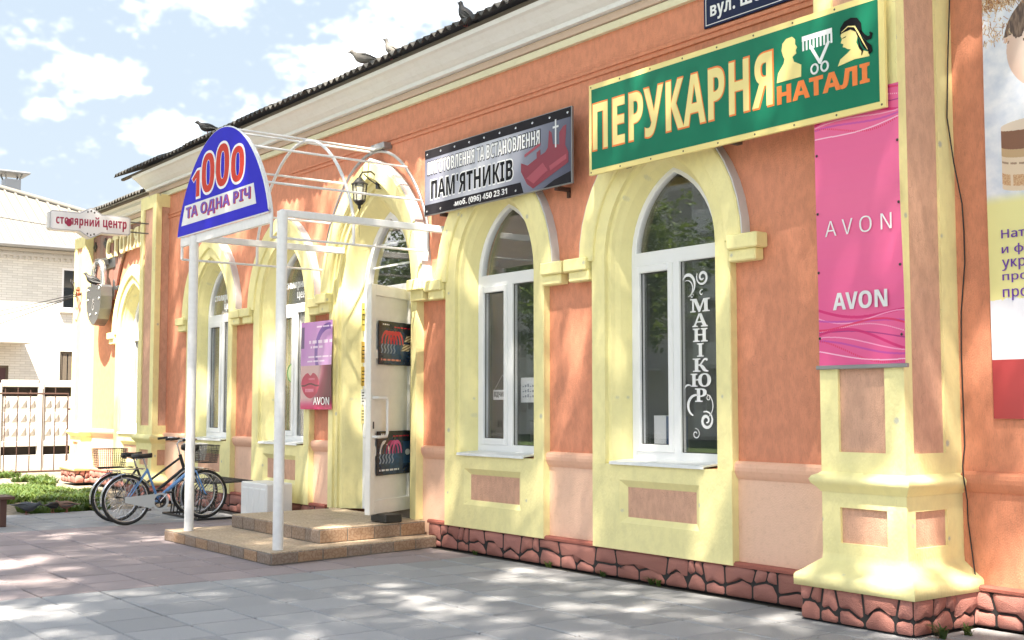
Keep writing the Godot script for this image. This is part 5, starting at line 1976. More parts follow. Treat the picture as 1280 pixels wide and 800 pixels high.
func cosmetic_print() -> ImageTexture:
	var w := 320
	var h := 1180
	var im := Image.create(w, h, false, Image.FORMAT_RGB8)
	var n := FastNoiseLite.new()
	n.seed = 3
	n.frequency = 0.02
	for j in h:
		for i in w:
			var u := float(i) / w
			var v := float(j) / h
			var k := n.get_noise_2d(i, j)
			var c := Color(0.80, 0.83, 0.90).lerp(Color(0.90, 0.91, 0.95), 0.5 + k)
			# a smiling face with brown hair, cut off by the edge in the picture
			var f := Vector2((u - 0.55) / 0.36, (v - 0.250) / 0.095)
			var round_ := f.length()
			if round_ < 1.0 or (f.y < -0.2 and Vector2(f.x / 1.06, (f.y + 0.18) / 1.05).length() < 1.0):
				c = Color(0.90, 0.82, 0.78).lerp(Color(0.78, 0.64, 0.58), smoothstep(0.55, 1.0, round_) * 0.6)
				if f.y < -0.46 + 0.22 * f.x * f.x + 0.10 * sin(f.x * 7.0 + k * 4.0):
					c = Color(0.30, 0.23, 0.20).lerp(Color(0.52, 0.43, 0.37), clampf(0.5 + 1.3 * n.get_noise_2d(i * 6.0, j * 1.4), 0, 1))
				for e in [-0.42, 0.42]:
					if Vector2((f.x - e) / 0.15, (f.y + 0.04) / 0.05).length() < 1.0:
						c = Color(0.32, 0.25, 0.23)
					if absf(f.y + 0.19 - 0.06 * cos((f.x - e) * 7.0)) < 0.028 and absf(f.x - e) < 0.21:
						c = Color(0.40, 0.30, 0.26)
				var smile := f.y - 0.46 - 0.12 * (1.0 - f.x * f.x * 6.0)
				if absf(smile) < 0.045 and absf(f.x) < 0.36:
					c = Color(0.92, 0.90, 0.89)
				elif absf(smile) < 0.085 and absf(f.x) < 0.40:
					c = Color(0.70, 0.45, 0.43)
			# a jar with a brown lid
			var jx := (u - 0.44) / 0.31
			if absf(jx) < 1.0:
				var sag := 0.012 * sqrt(1.0 - jx * jx)
				if v > 0.405 - sag and v < 0.530 + sag:
					c = Color(0.86, 0.78, 0.69)
					if v < 0.445 + sag:
						c = Color(0.50, 0.34, 0.26) if v > 0.411 + sag * 0.5 else Color(0.84, 0.78, 0.72)
					elif v < 0.462 + sag:
						c = Color(0.74, 0.62, 0.48)
					elif v > 0.497 + sag and v < 0.52 + sag and int(u * 46) % 5 < 4:
						c = Color(0.72, 0.53, 0.38).lerp(Color(0.84, 0.72, 0.58), 0.5 + n.get_noise_2d(i * 9.0, j * 9.0))
					elif v > 0.472 + sag and v < 0.476 + sag and int(u * 60) % 4 != 3:
						c = Color(0.62, 0.52, 0.44)
			if v > 0.565 and v < 0.755 + 0.01 * k:
				c = Color(0.90, 0.88, 0.62)
			elif v > 0.535 and v <= 0.565:
				c = c.lerp(Color(0.90, 0.88, 0.62), smoothstep(0.535, 0.565, v))
			elif v >= 0.88:
				c = Color(0.66, 0.24, 0.26)
			elif v >= 0.755:
				c = Color(0.86, 0.87, 0.92)
			im.set_pixel(i, j, c)
	# a wreath of straw and dry leaves over the head
	var r := RandomNumberGenerator.new()
	r.seed = 6
	for q in 5200:
		var u := r.randf()
		var v := r.randf_range(-0.01, 0.17) - 0.02
		if v > 0.165 - 0.06 * u + 0.09 * smoothstep(0.22, 0.0, u):
			continue
		var col: Color = [Color(0.46, 0.27, 0.12), Color(0.66, 0.44, 0.22), Color(0.74, 0.60, 0.42), Color(0.84, 0.78, 0.68), Color(0.50, 0.29, 0.13)][q % 5]
		stroke(im, Vector2(u * w, v * h), r.randf_range(-0.6, 2.4), r.randf_range(8.0, 26.0), r.randf_range(-0.06, 0.06), col)
	for q in 160:
		var u := r.randf() * 0.22
		stroke(im, Vector2(u * w, r.randf_range(0.10, 0.225) * h), r.randf_range(0.6, 2.2), r.randf_range(6.0, 18.0), r.randf_range(-0.08, 0.08), [Color(0.52, 0.31, 0.14), Color(0.74, 0.52, 0.28), Color(0.88, 0.80, 0.66)][q % 3])
	return ImageTexture.create_from_image(im)

func cable_print(alt: bool) -> ImageTexture:
	var w := 160
	var h := 140
	var im := Image.create(w, h, false, Image.FORMAT_RGB8)
	var n := FastNoiseLite.new()
	n.frequency = 0.06
	for j in h:
		for i in w:
			var u := float(i) / w
			var v := float(j) / h
			var k := n.get_noise_2d(i, j)
			var c := Color(0.09, 0.13, 0.20).lerp(Color(0.16, 0.34, 0.52), clampf(1.0 - Vector2(u - 0.45, (v - 0.62) * 0.9).length() * 1.9 + k * 0.3, 0, 1))
			for q in 5:
				var cx := 0.10 + q * 0.085
				var r := Vector2((u - cx - 0.10) / 0.14, (v - 0.52) / 0.32).length()
				if r > 0.75 and r < 1.0 and v < 0.52 and u > cx - 0.06:
					c = Color(0.78, 0.18, 0.26) if not alt else [Color(0.85, 0.85, 0.86), Color(0.25, 0.08, 0.16), Color(0.60, 0.16, 0.38), Color(0.75, 0.30, 0.55), Color(0.80, 0.36, 0.60)][q]
				if v > 0.52 and v < 0.74 and absf(u - cx + 0.02 - 0.015 * sin(v * 40.0)) < 0.016:
					c = Color(0.55, 0.62, 0.72)
			if not alt and ((absf(u - 0.83 + 0.4 * (v - 0.4)) < 0.11 and absf(v - 0.36) < 0.08) or (absf(u - 0.83 + 0.4 * (v - 0.4)) < 0.11 and absf(v - 0.58) < 0.08)):
				c = Color(0.50, 0.42, 0.30) if int(v * 60 + u * 30) % 4 < 2 else Color(0.82, 0.78, 0.68)
			if alt and Vector2(u - 0.84, v - 0.5).length() < 0.10:
				c = Color(0.85, 0.88, 0.90) if Vector2(u - 0.84, v - 0.5).length() < 0.07 else Color(0.2, 0.3, 0.4)
			elif alt and absf(u - 0.84) < 0.13 and absf(v - 0.5) < 0.26:
				c = Color(0.16, 0.30, 0.44)
			if v < 0.13 and u < 0.28:
				c = Color(0.10, 0.10, 0.11)
				if u > 0.09 and absf(v - 0.065) < 0.02 and int(u * 60) % 3 != 2:
					c = Color(0.9, 0.9, 0.9)
			if absf(v - 0.11) < 0.014 and u > 0.42 and u < 0.9 and int(u * 50) % 5 != 4:
				c = Color(0.80, 0.20, 0.25)
			if absf(v - 0.89) < 0.022 and u > 0.05 and u < 0.60 and int(u * 44) % 5 != 4:
				c = Color(0.86, 0.55, 0.50) if not alt else Color(0.85, 0.87, 0.9)
			im.set_pixel(i, j, c)
	return ImageTexture.create_from_image(im)

func print_mat(t: Texture2D, rough := 0.3) -> StandardMaterial3D:
	var m := flat(Color(1, 1, 1), rough)
	m.albedo_texture = t
	return m

# cloth that hangs with slight waves; texture coordinates run over the sheet
func hung_sheet(x0: float, x1: float, y0: float, y1: float, z: float, amp: float, ph: float) -> ArrayMesh:
	var s := S()
	s.set_smooth_group(1)
	var nx := 14
	var ny := 26
	for j in ny:
		for i in nx:
			for g in [[0, 1], [1, 1], [1, 0], [0, 1], [1, 0], [0, 0]]:
				var u := float(i + g[0]) / nx
				var v := float(j + g[1]) / ny
				var d := amp * (sin(u * 5.0 + ph + v * 2.0) + 0.6 * sin(v * 7.0 - u * 3.0 + ph)) + 0.012
				s.set_uv(Vector2(u, 1.0 - v))
				s.add_vertex(Vector3(lerpf(x0, x1, u) + 0.006 * sin(v * 6.0 + ph), lerpf(y0, y1, v), z + d))
	return done(s)

func build_prints() -> void:
	var s: SurfaceTool
	var g := thing("cosmetics_banner", "tall pink advertising banner hung on the yellow corner pilaster", "banner", Vector3(-5.49, 1.87, 0.25))
	put(g, "banner_sheet", hung_sheet(-5.865, -5.115, 1.885, 3.92, 0.25, 0.004, 0.4), print_mat(pink_print(), 0.32))
	s = S()
	box(s, Vector3(-5.89, 1.865, 0.243), Vector3(-5.09, 1.895, 0.275), 0.004)
	part(g, "bottom_bar", s, M.galvanised)
	words(g, "lettering", "A V O N", font_regular, M.sign_white, -5.78, -5.19, 2.865, 2.985, 0.272, 0.002, -0.55)
	words(g, "lettering", "AVON", font_bold, M.sign_grey_white, -5.72, -5.24, 2.305, 2.435, 0.272, 0.002, 0.4)
	s = S()
	for y in [2.1, 2.6, 3.05, 3.5]:
		for x in [-5.85, -5.13]:
			lathe(s, [Vector2(0.011, 0), Vector2(0.008, 0.004), Vector2(0, 0.005)], 8, Transform3D(Basis(Vector3.RIGHT, PI / 2), Vector3(x, y, 0.27)))
	part(g, "eyelets", s, M.dark_metal)
	g = thing("portrait_banner", "tall white banner with fur, smiling face and yellow text band on the set-back wall", "banner", Vector3(-4.37, 1.5, -0.42))
	put(g, "banner_sheet", hung_sheet(-4.86, -3.9, 1.5, 5.05, WING_Z + 0.012, 0.004, 1.3), print_mat(cosmetic_print(), 0.35))
	var i := 0
	for t in ["Натур", "и фит", "укра", "прои", "прор"]:
		var y := 2.80 - i * 0.108
		words(g, "lettering", t, font_regular, M.letter_purple, -4.755, -4.755 + [0.30, 0.29, 0.24, 0.26, 0.26][i], y - (0.02 if i in [0, 1, 2, 4] else 0.0), y + 0.063, WING_Z + 0.031, 0.002, 0.2)
		i += 1
	g = thing("lips_poster", "purple poster with pink lips hung between window and entrance arch", "poster", Vector3(-14.21, 1.53, 0.1))
	put(g, "poster_sheet", hung_sheet(-14.65, -13.78, 1.54, 2.70, 0.115, 0.004, 2.0), print_mat(lips_print(), 0.3))
	words(g, "lettering", "AVON", font_regular, M.sign_white, -14.27, -13.83, 1.60, 1.70, 0.136, 0.002, 0.4)
	# two posters on the inner face of the open leaf; own axes: z points out of that face
	var hinge := Vector3(-12.22, 0, -0.10)
	var turn := deg_to_rad(180.0 + 118.0)
	var out := Basis(Vector3.UP, turn)
	for k in 2:
		var at := hinge + out * Vector3(0.42 if k == 0 else 0.44, 2.06 if k == 0 else 0.80, -0.038)
		g = thing("cable_poster", ["dark blue poster with red cables high on the open door", "dark blue poster with pink cables and dial low on the open door"][k], "poster", at, "", turn + PI, true)
		s = S()
		box(s, Vector3(-0.41, -0.0, 0.0), Vector3(0.41, 0.50, 0.006), 0.001)
		part(g, "poster_card", s, M.ink_dark)
		put(g, "poster_print", sheet(-0.405, 0.405, 0.004, 0.496, 0.0075), print_mat(cable_print(k == 1), 0.25))
	# notices on the jamb beside the door
	var yy := [2.55, 2.14, 1.84, 1.60, 1.36]
	for k in 5:
		g = thing("jamb_notice", ["yellow paper notice", "golden notice plate", "amber notice plate", "small white opening-hours plate", "pale yellow notice sheet"][k] + " on the door jamb", "notice", Vector3(-13.47, yy[k], -0.16))
		s = S()
		var hh: float = [0.36, 0.27, 0.25, 0.20, 0.21][k]
		box(s, Vector3(-13.478, yy[k], -0.20), Vector3(-13.47, yy[k] + hh, -0.13), 0.002, Transform3D.IDENTITY)
		part(g, "plate", s, flat([lin(0.80, 0.66, 0.14), lin(0.62, 0.40, 0.07), lin(0.66, 0.43, 0.06), lin(0.72, 0.74, 0.68), lin(0.80, 0.72, 0.34)][k], 0.4))
		s = S()
		for q in 4:
			box(s, Vector3(-13.471, yy[k] + hh * (0.2 + 0.18 * q), -0.19), Vector3(-13.469, yy[k] + hh * (0.2 + 0.18 * q) + 0.012, -0.14))
		part(g, "print_line", s, M.ink_dark)

# ---------------------------------------------------------------- bicycles; own axes: x forwards, y up, rear wheel touches the ground at x = 0
func wheel(b: Node3D, x: float, y: float, r: float, tyre: Material) -> void:
	var w := holder(b, "wheel")
	var s := S()
	tube(s, ring_pts(Vector3(x, y, 0), Vector3(r - 0.019, 0, 0), Vector3(0, r - 0.019, 0), 48), 0.019, 8, true)
	part(w, "tyre", s, tyre)
	s = S()
	tube(s, ring_pts(Vector3(x, y, 0), Vector3(r - 0.045, 0, 0), Vector3(0, r - 0.045, 0), 40), 0.012, 6, true)
	part(w, "rim", s, M.chrome)
	s = S()
	for k in 28:
		var a := TAU * k / 28.0
		var t := a + (0.55 if k % 2 else -0.55)
		tube(s, [Vector3(x + cos(t) * 0.02, y + sin(t) * 0.02, 0.03 * (1 if k % 4 < 2 else -1)), Vector3(x + cos(a) * (r - 0.05), y + sin(a) * (r - 0.05), 0)], 0.0026, 4)
	part(w, "spokes", s, M.chrome)
	s = S()
	tube(s, [Vector3(x, y, -0.06), Vector3(x, y, 0.06)], 0.02, 10)
	part(w, "hub", s, M.dark_metal)

func mudguard(b: Node3D, x: float, y: float, r: float, a0: float, a1: float, m: Material) -> void:
	var s := S()
	var prev := []
	s.set_smooth_group(1)
	for i in 25:
		var a := lerpf(a0, a1, i / 24.0)
		var cur := []
		for k in 5:
			var t := (k - 2) / 2.0
			var rr := r + 0.022 - 0.012 * t * t
			cur.append(Vector3(x + cos(a) * rr, y + sin(a) * rr, t * 0.028))
		if i > 0:
			for k in 4:
				quad(s, prev[k], cur[k], cur[k + 1], prev[k + 1])
		prev = cur
	part(b, "mudguard", s, m)

func wire_basket(b: Node3D, lo: Vector3, hi: Vector3, flare: float, m: Material, step: float) -> void:
	var s := S()
	var cx := (lo.x + hi.x) * 0.5
	var at := func(u: float, v: float, w: float) -> Vector3:
		var k := 1.0 - flare * (1.0 - v)
		return Vector3(cx + (lerpf(lo.x, hi.x, u) - cx) * k, lerpf(lo.y, hi.y, v), lerpf(lo.z, hi.z, w) * k)
	var nx := int((hi.x - lo.x) / step)
	var nz := int((hi.z - lo.z) / step)
	var ny := int((hi.y - lo.y) / step)
	for i in nx + 1:
		var u := float(i) / nx
		tube(s, [at.call(u, 1, 0), at.call(u, 0, 0), at.call(u, 0, 1), at.call(u, 1, 1)], 0.0026, 4)
	for i in nz + 1:
		var w := float(i) / nz
		tube(s, [at.call(0, 1, w), at.call(0, 0, w), at.call(1, 0, w), at.call(1, 1, w)], 0.0026, 4)
	for j in ny + 1:
		var v := float(j) / ny
		tube(s, [at.call(0, v, 0), at.call(1, v, 0), at.call(1, v, 1), at.call(0, v, 1)], 0.005 if j == ny else 0.0026, 4, true)
	part(b, "basket", s, m)

func saddle(b: Node3D, x: float, y: float) -> void:
	var s := S()
	var prev := []
	s.set_smooth_group(1)
	for i in 13:
		var t := i / 12.0
		var px := x - 0.14 + 0.27 * t
		var w := lerpf(0.095, 0.022, smoothstep(0.25, 0.95, t)) * (0.6 + 0.4 * smoothstep(0.0, 0.15, t))
		var top := y + 0.035 + 0.02 * (1.0 - t) * smoothstep(0.0, 0.3, t) - 0.012 * sin(PI * t) + 0.012 * t
		var cur := []
		for k in 12:
			var a := TAU * k / 12.0
			cur.append(Vector3(px, top - 0.035 + (0.035 * sin(a) if sin(a) > 0 else 0.03 * sin(a)), w * cos(a)))
		if i > 0:
			for k in 12:
				quad(s, prev[k], cur[k], cur[(k + 1) % 12], prev[(k + 1) % 12])
		else:
			for k in range(1, 11):
				tri(s, cur[0], cur[k], cur[k + 1])
		prev = cur
	for k in range(1, 11):
		tri(s, prev[0], prev[k + 1], prev[k])
	part(b, "saddle", s, M.black_plastic)
	s = S()
	for e in [-0.03, 0.03]:
		tube(s, [Vector3(x - 0.12, y + 0.0, e * 1.6), Vector3(x - 0.03, y - 0.035, e), Vector3(x + 0.10, y + 0.01, e * 0.4)], 0.004, 5)
	for e in [-0.05, 0.05]:
		var sp := []
		for k in 25:
			sp.append(Vector3(x - 0.10 + cos(k * 1.4) * 0.013, y - 0.045 + k * 0.002, e + sin(k * 1.4) * 0.013))
		tube(s, sp, 0.003, 4)
	part(b, "saddle_springs", s, M.chrome)

func bicycle(at: Vector3, turn: float, label: String, frame: Material, blue: bool) -> void:
	var b := thing("bicycle", label, "bicycle", at, "bicycles in the rack", turn, true)
	var R := 0.335
	var wb := 1.10
	var ry := R
	var fy := R + 0.03
	var bb := Vector3(0.44, 0.30, 0)
	var hub := Vector3(0, ry, 0)
	var fh := Vector3(wb, fy, 0)
	var head_lo := Vector3(0.93, 0.72, 0)
	var head_hi := Vector3(0.875, 0.90, 0)
	var seat := Vector3(0.27, 0.74, 0)
	wheel(b, 0, ry, R, M.rubber)
	wheel(b, wb, fy, R, M.rubber)
	var s := S()
	tube(s, [bb, seat], 0.017, 10)
	if blue:
		tube(s, [bb + Vector3(0.01, 0.05, 0), head_lo + Vector3(0.01, 0.02, 0)], 0.026, 12)
	else:
		tube(s, [bb + Vector3(0.01, 0.02, 0), head_lo + Vector3(0.012, -0.01, 0)], 0.022, 12)
		tube(s, [bb.lerp(seat, 0.42), head_hi + Vector3(0.012, -0.04, 0)], 0.017, 10)
	tube(s, [head_lo, head_hi], 0.024, 12)
	tube(s, [bb + Vector3(0, 0, -0.035), bb + Vector3(0, 0, 0.035)], 0.026, 12)
	for e in [-1.0, 1.0]:
		tube(s, [bb + Vector3(-0.02, 0, 0.03 * e), hub + Vector3(0, 0, 0.055 * e)], 0.010, 8)
		tube(s, [seat + Vector3(0, -0.03, 0.018 * e), hub + Vector3(0, 0, 0.055 * e)], 0.009, 8)
	part(b, "frame", s, frame)
	s = S()
	for e in [-1.0, 1.0]:
		tube(s, [head_lo + Vector3(0.005, -0.01, 0.0), head_lo + Vector3(0.03, -0.05, 0.045 * e), head_lo.lerp(fh, 0.6) + Vector3(0.0, 0, 0.05 * e), fh + Vector3(-0.02, 0.03, 0.052 * e), fh + Vector3(0, 0, 0.052 * e)], 0.011, 8)
	part(b, "fork", s, frame)
	s = S()
	tube(s, [seat, seat + Vector3(-0.05, 0.14, 0)], 0.012, 8)
	tube(s, [head_hi, head_hi + Vector3(-0.045, 0.15, 0), head_hi + Vector3(-0.02, 0.18, 0)], 0.011, 8)
	part(b, "seat_post", s, M.chrome)
	saddle(b, seat.x - 0.065, seat.y + 0.165)
	s = S()
	var hb := head_hi + Vector3(-0.02, 0.18, 0)
	for e in [-1.0, 1.0]:
		tube(s, [hb, hb + Vector3(0.03, 0.02, 0.09 * e), hb + Vector3(0.03, 0.05, 0.19 * e), hb + Vector3(-0.07, 0.055, 0.27 * e), hb + Vector3(-0.19, 0.04, 0.30 * e)], 0.011, 8)
	part(b, "handlebar", s, M.chrome)
	for e in [-1.0, 1.0]:
		s = S()
		tube(s, [hb + Vector3(-0.08, 0.055, 0.273 * e), hb + Vector3(-0.21, 0.038, 0.303 * e)], 0.017, 8)
		part(b, "grip", s, M.black_plastic)
	s = S()
	lathe(s, [Vector2(0.0, 0.05), Vector2(0.04, 0.04), Vector2(0.05, 0.0), Vector2(0.035, -0.05), Vector2(0.0, -0.06)], 12, Transform3D(Basis(Vector3.BACK, -PI / 2), head_hi + Vector3(0.07, 0.10, 0)), true)
	part(b, "headlamp", s, M.dark_metal)
	mudguard(b, 0, ry, R, deg_to_rad(25), deg_to_rad(192), M.chrome)
	mudguard(b, wb, fy, R, deg_to_rad(60), deg_to_rad(205), M.chrome if blue else M.bike_grey)
	# carrier over the rear wheel
	s = S()
	for e in [-1.0, -0.35, 0.35, 1.0]:
		tube(s, [Vector3(-0.24, 0.73, 0.055 * e), Vector3(0.22, 0.745, 0.055 * e)], 0.005, 5)
	for xx in [-0.24, -0.08, 0.08, 0.20]:
		tube(s, [Vector3(xx, 0.735, -0.055), Vector3(xx, 0.735, 0.055)], 0.005, 5)
	for e in [-1.0, 1.0]:
		tube(s, [Vector3(-0.12, 0.73, 0.055 * e), Vector3(0, ry, 0.062 * e)], 0.0055, 5)
	part(b, "carrier", s, M.chrome if blue else M.black_metal)
	s = S()
	tube(s, ring_pts(bb, Vector3(0.085, 0, 0), Vector3(0, 0.085, 0), 24), 0.008, 6, true)
	for k in 5:
		var a := TAU * k / 5.0
		tube(s, [bb + Vector3(0, 0, 0.045), bb + Vector3(cos(a) * 0.085, sin(a) * 0.085, 0.045)], 0.008, 5)
	tube(s, ring_pts(bb + Vector3(0, 0, 0.045), Vector3(0.085, 0, 0), Vector3(0, 0.085, 0), 24), 0.008, 6, true)
	part(b, "chainring", s, M.dark_metal)
	for e in [-1.0, 1.0]:
		s = S()
		var end := bb + Vector3(0.11 * e, 0.12 * e, 0.075 * e)
		tube(s, [bb + Vector3(0, 0, 0.065 * e), end], 0.009, 6)
		part(b, "crank", s, M.chrome)
		s = S()
		box(s, end + Vector3(-0.045, -0.012, 0.0 if e > 0 else -0.09), end + Vector3(0.045, 0.012, 0.09 if e > 0 else 0.0), 0.004)
		part(b, "pedal", s, M.black_plastic)
	if blue:
		# full chain case
		s = S()
		prism(s, pack([[-0.04, 0.375], [0.06, 0.38], [0.33, 0.40], [0.36, 0.40], [0.36, 0.24], [0.30, 0.215], [0.02, 0.285], [-0.04, 0.30]]), 0.060, 0.072)
		var ringp := PackedVector2Array()
		for k in 24:
			ringp.append(Vector2(0.44 + cos(TAU * k / 24.0) * 0.115, 0.30 + sin(TAU * k / 24.0) * 0.115))
		for k in 24:
			var a := TAU * k / 24.0
			var c := TAU * (k + 1) / 24.0
			prism(s, PackedVector2Array([Vector2(0.44 + cos(a) * 0.118, 0.30 + sin(a) * 0.118), Vector2(0.44 + cos(c) * 0.118, 0.30 + sin(c) * 0.118), Vector2(0.44 + cos(c) * 0.088, 0.30 + sin(c) * 0.088), Vector2(0.44 + cos(a) * 0.088, 0.30 + sin(a) * 0.088)]), 0.061, 0.073)
		part(b, "chain_case", s, M.bike_grey)
		wire_basket(b, Vector3(0.98, 0.80, -0.17), Vector3(1.24, 1.04, 0.17), 0.18, M.dark_metal, 0.022)
	else:
		wire_basket(b, Vector3(0.97, 0.82, -0.16), Vector3(1.22, 1.05, 0.16), 0.2, M.bike_grey, 0.022)
		wire_basket(b, Vector3(-0.30, 0.75, -0.17), Vector3(0.10, 1.0, 0.17), 0.12, M.dark_metal, 0.028)

func build_bikes() -> void:
	bicycle(Vector3(-15.97, 0.0, 2.0), deg_to_rad(91.0), "blue bicycle with white chain case and dark wire front basket", M.bike_blue, true)
	bicycle(Vector3(-16.50, 0.0, 1.96), deg_to_rad(86.0), "black bicycle with pale wire baskets front and rear", M.black_metal, false)
	var r := thing("bicycle_rack", "black welded bar bicycle rack standing against the house wall", "rack", Vector3(-16.6, 0, 0.6))
	var s := S()
	var x0 := -17.25
	var x1 := -15.95
	for y in [0.02, 0.52]:
		var zb := 0.22
		var zf := 1.0 if y < 0.1 else 0.30
		box(s, Vector3(x0, y - 0.013, zb - 0.013), Vector3(x1, y + 0.013, zb + 0.013))
		box(s, Vector3(x0, y - 0.0135, zf - 0.013), Vector3(x1, y + 0.0135, zf + 0.013))
		for x in [x0, x1]:
			box(s, Vector3(x - 0.014, y - 0.014, zb - 0.014), Vector3(x + 0.014, y + 0.014, zf + 0.014))
	part(r, "base_frame", s, M.black_metal)
	for x in [x0, x1]:
		s = S()
		box(s, Vector3(x - 0.0145, 0.0, 0.2055), Vector3(x + 0.0145, 0.535, 0.2345))
		part(r, "upright", s, M.black_metal)
	for i in 5:
		for e in [-0.05, 0.05]:
			s = S()
			var x: float = -16.98 + i * 0.235 + e
			tube(s, [Vector3(x, 0.02, 0.98), Vector3(x, 0.42, 0.93), Vector3(x, 0.50, 0.86), Vector3(x, 0.515, 0.32)], 0.010, 6)
			part(r, "wheel_bar", s, M.black_metal)

# ---------------------------------------------------------------- small things
# bird: one continuous skin drawn through rings along the spine, tail at -x, beak at +x
func pigeon(at: Vector3, turn: float, label: String, m: Material, pitch: float, k := 1.0, group := "") -> void:
	var b := thing("pigeon", label, "pigeon", at, group, turn, true)
	var spine := [[-0.19, 0.085, 0.003, 0.022], [-0.15, 0.09, 0.007, 0.026], [-0.10, 0.10, 0.016, 0.03], [-0.06, 0.108, 0.036, 0.045], [-0.01, 0.112, 0.052, 0.056], [0.04, 0.115, 0.055, 0.055], [0.08, 0.125, 0.046, 0.044], [0.10, 0.142, 0.036, 0.034], [0.112, 0.160, 0.029, 0.027], [0.122, 0.172, 0.027, 0.025], [0.137, 0.177, 0.022, 0.020], [0.150, 0.174, 0.010, 0.009], [0.172, 0.168, 0.002, 0.002]]
	var x := Basis(Vector3.BACK, pitch) * Basis.from_scale(Vector3.ONE * k)
	var lift := Vector3(0, 0.0, 0)
	var s := S()
	s.set_smooth_group(1)
	var prev := []
	for i in spine.size():
		var q: Array = spine[i]
		var cur := []
		for j in 12:
			var a := TAU * j / 12.0
			var p := Vector3(q[0], q[1] + q[2] * sin(a), q[3] * cos(a))
			if pitch != 0.0:
				p = Vector3(0, 0.09, 0) + x * (p - Vector3(0, 0.09, 0))
			else:
				p *= k
			cur.append(p + lift)
		if i > 0:
			for j in 12:
				quad(s, prev[j], cur[j], cur[(j + 1) % 12], prev[(j + 1) % 12])
		prev = cur
	part(b, "body", s, m)
	s = S()
	for e in [-1.0, 1.0]:
		var pts := [Vector3(0.05, 0.13, 0.05), Vector3(0.0, 0.14, 0.058), Vector3(-0.07, 0.125, 0.05), Vector3(-0.15, 0.095, 0.028), Vector3(-0.08, 0.09, 0.046), Vector3(0.0, 0.09, 0.058), Vector3(0.05, 0.10, 0.055)]
		for i in range(1, pts.size() - 1):
			var t := []
			for p in [pts[0], pts[i], pts[i + 1]]:
				var w: Vector3 = p * Vector3(1, 1, e)
				w = (Vector3(0, 0.09, 0) + x * (w - Vector3(0, 0.09, 0))) if pitch != 0.0 else w * k
				t.append(w + lift)
			tri(s, t[0], t[1], t[2])
	part(b, "wing", s, flat(lin(0.03, 0.032, 0.036), 0.6) if m != M.bird_pale else flat(lin(0.09, 0.085, 0.085), 0.7))
	s = S()
	for e in [-0.018, 0.018]:
		tube(s, [Vector3(0.01 * k, 0.075 * k, e), Vector3(0.0, 0.0, e)], 0.004, 5)
		for d in [-0.6, 0.0, 0.6]:
			tube(s, [Vector3(0, 0.004, e), Vector3(0.03 * cos(d), 0.003, e + 0.03 * sin(d))], 0.0025, 4)
	part(b, "legs", s, flat(lin(0.35, 0.10, 0.09), 0.7))

func weed(at: Vector3, h: float, n: int, label := "small green weed growing at the foot of the painted stone plinth", group := "weeds along the plinth") -> void:
	var w := thing("weed", label, "weed", at, group, 0.0, true)
	var s := S()
	for i in n:
		var a := rng.randf() * TAU
		var d := Vector3(cos(a), 0, sin(a) * 0.6 + 0.3)
		var l := h * rng.randf_range(0.6, 1.2)
		var side := Vector3(-d.z, 0, d.x).normalized() * rng.randf_range(0.004, 0.010)
		var p0 := Vector3(rng.randf_range(-0.03, 0.03), 0, rng.randf_range(0, 0.03))
		var p1 := p0 + d * l * 0.4 + Vector3.UP * l * 0.6
		var p2 := p0 + d * l * 0.9 + Vector3.UP * l * 0.75
		quad(s, p0 - side * 0.5, p0 + side * 0.5, p1 + side, p1 - side)
		tri(s, p1 - side, p1 + side, p2)
	part(w, "leaves", s, M.grass[rng.randi() % 3])

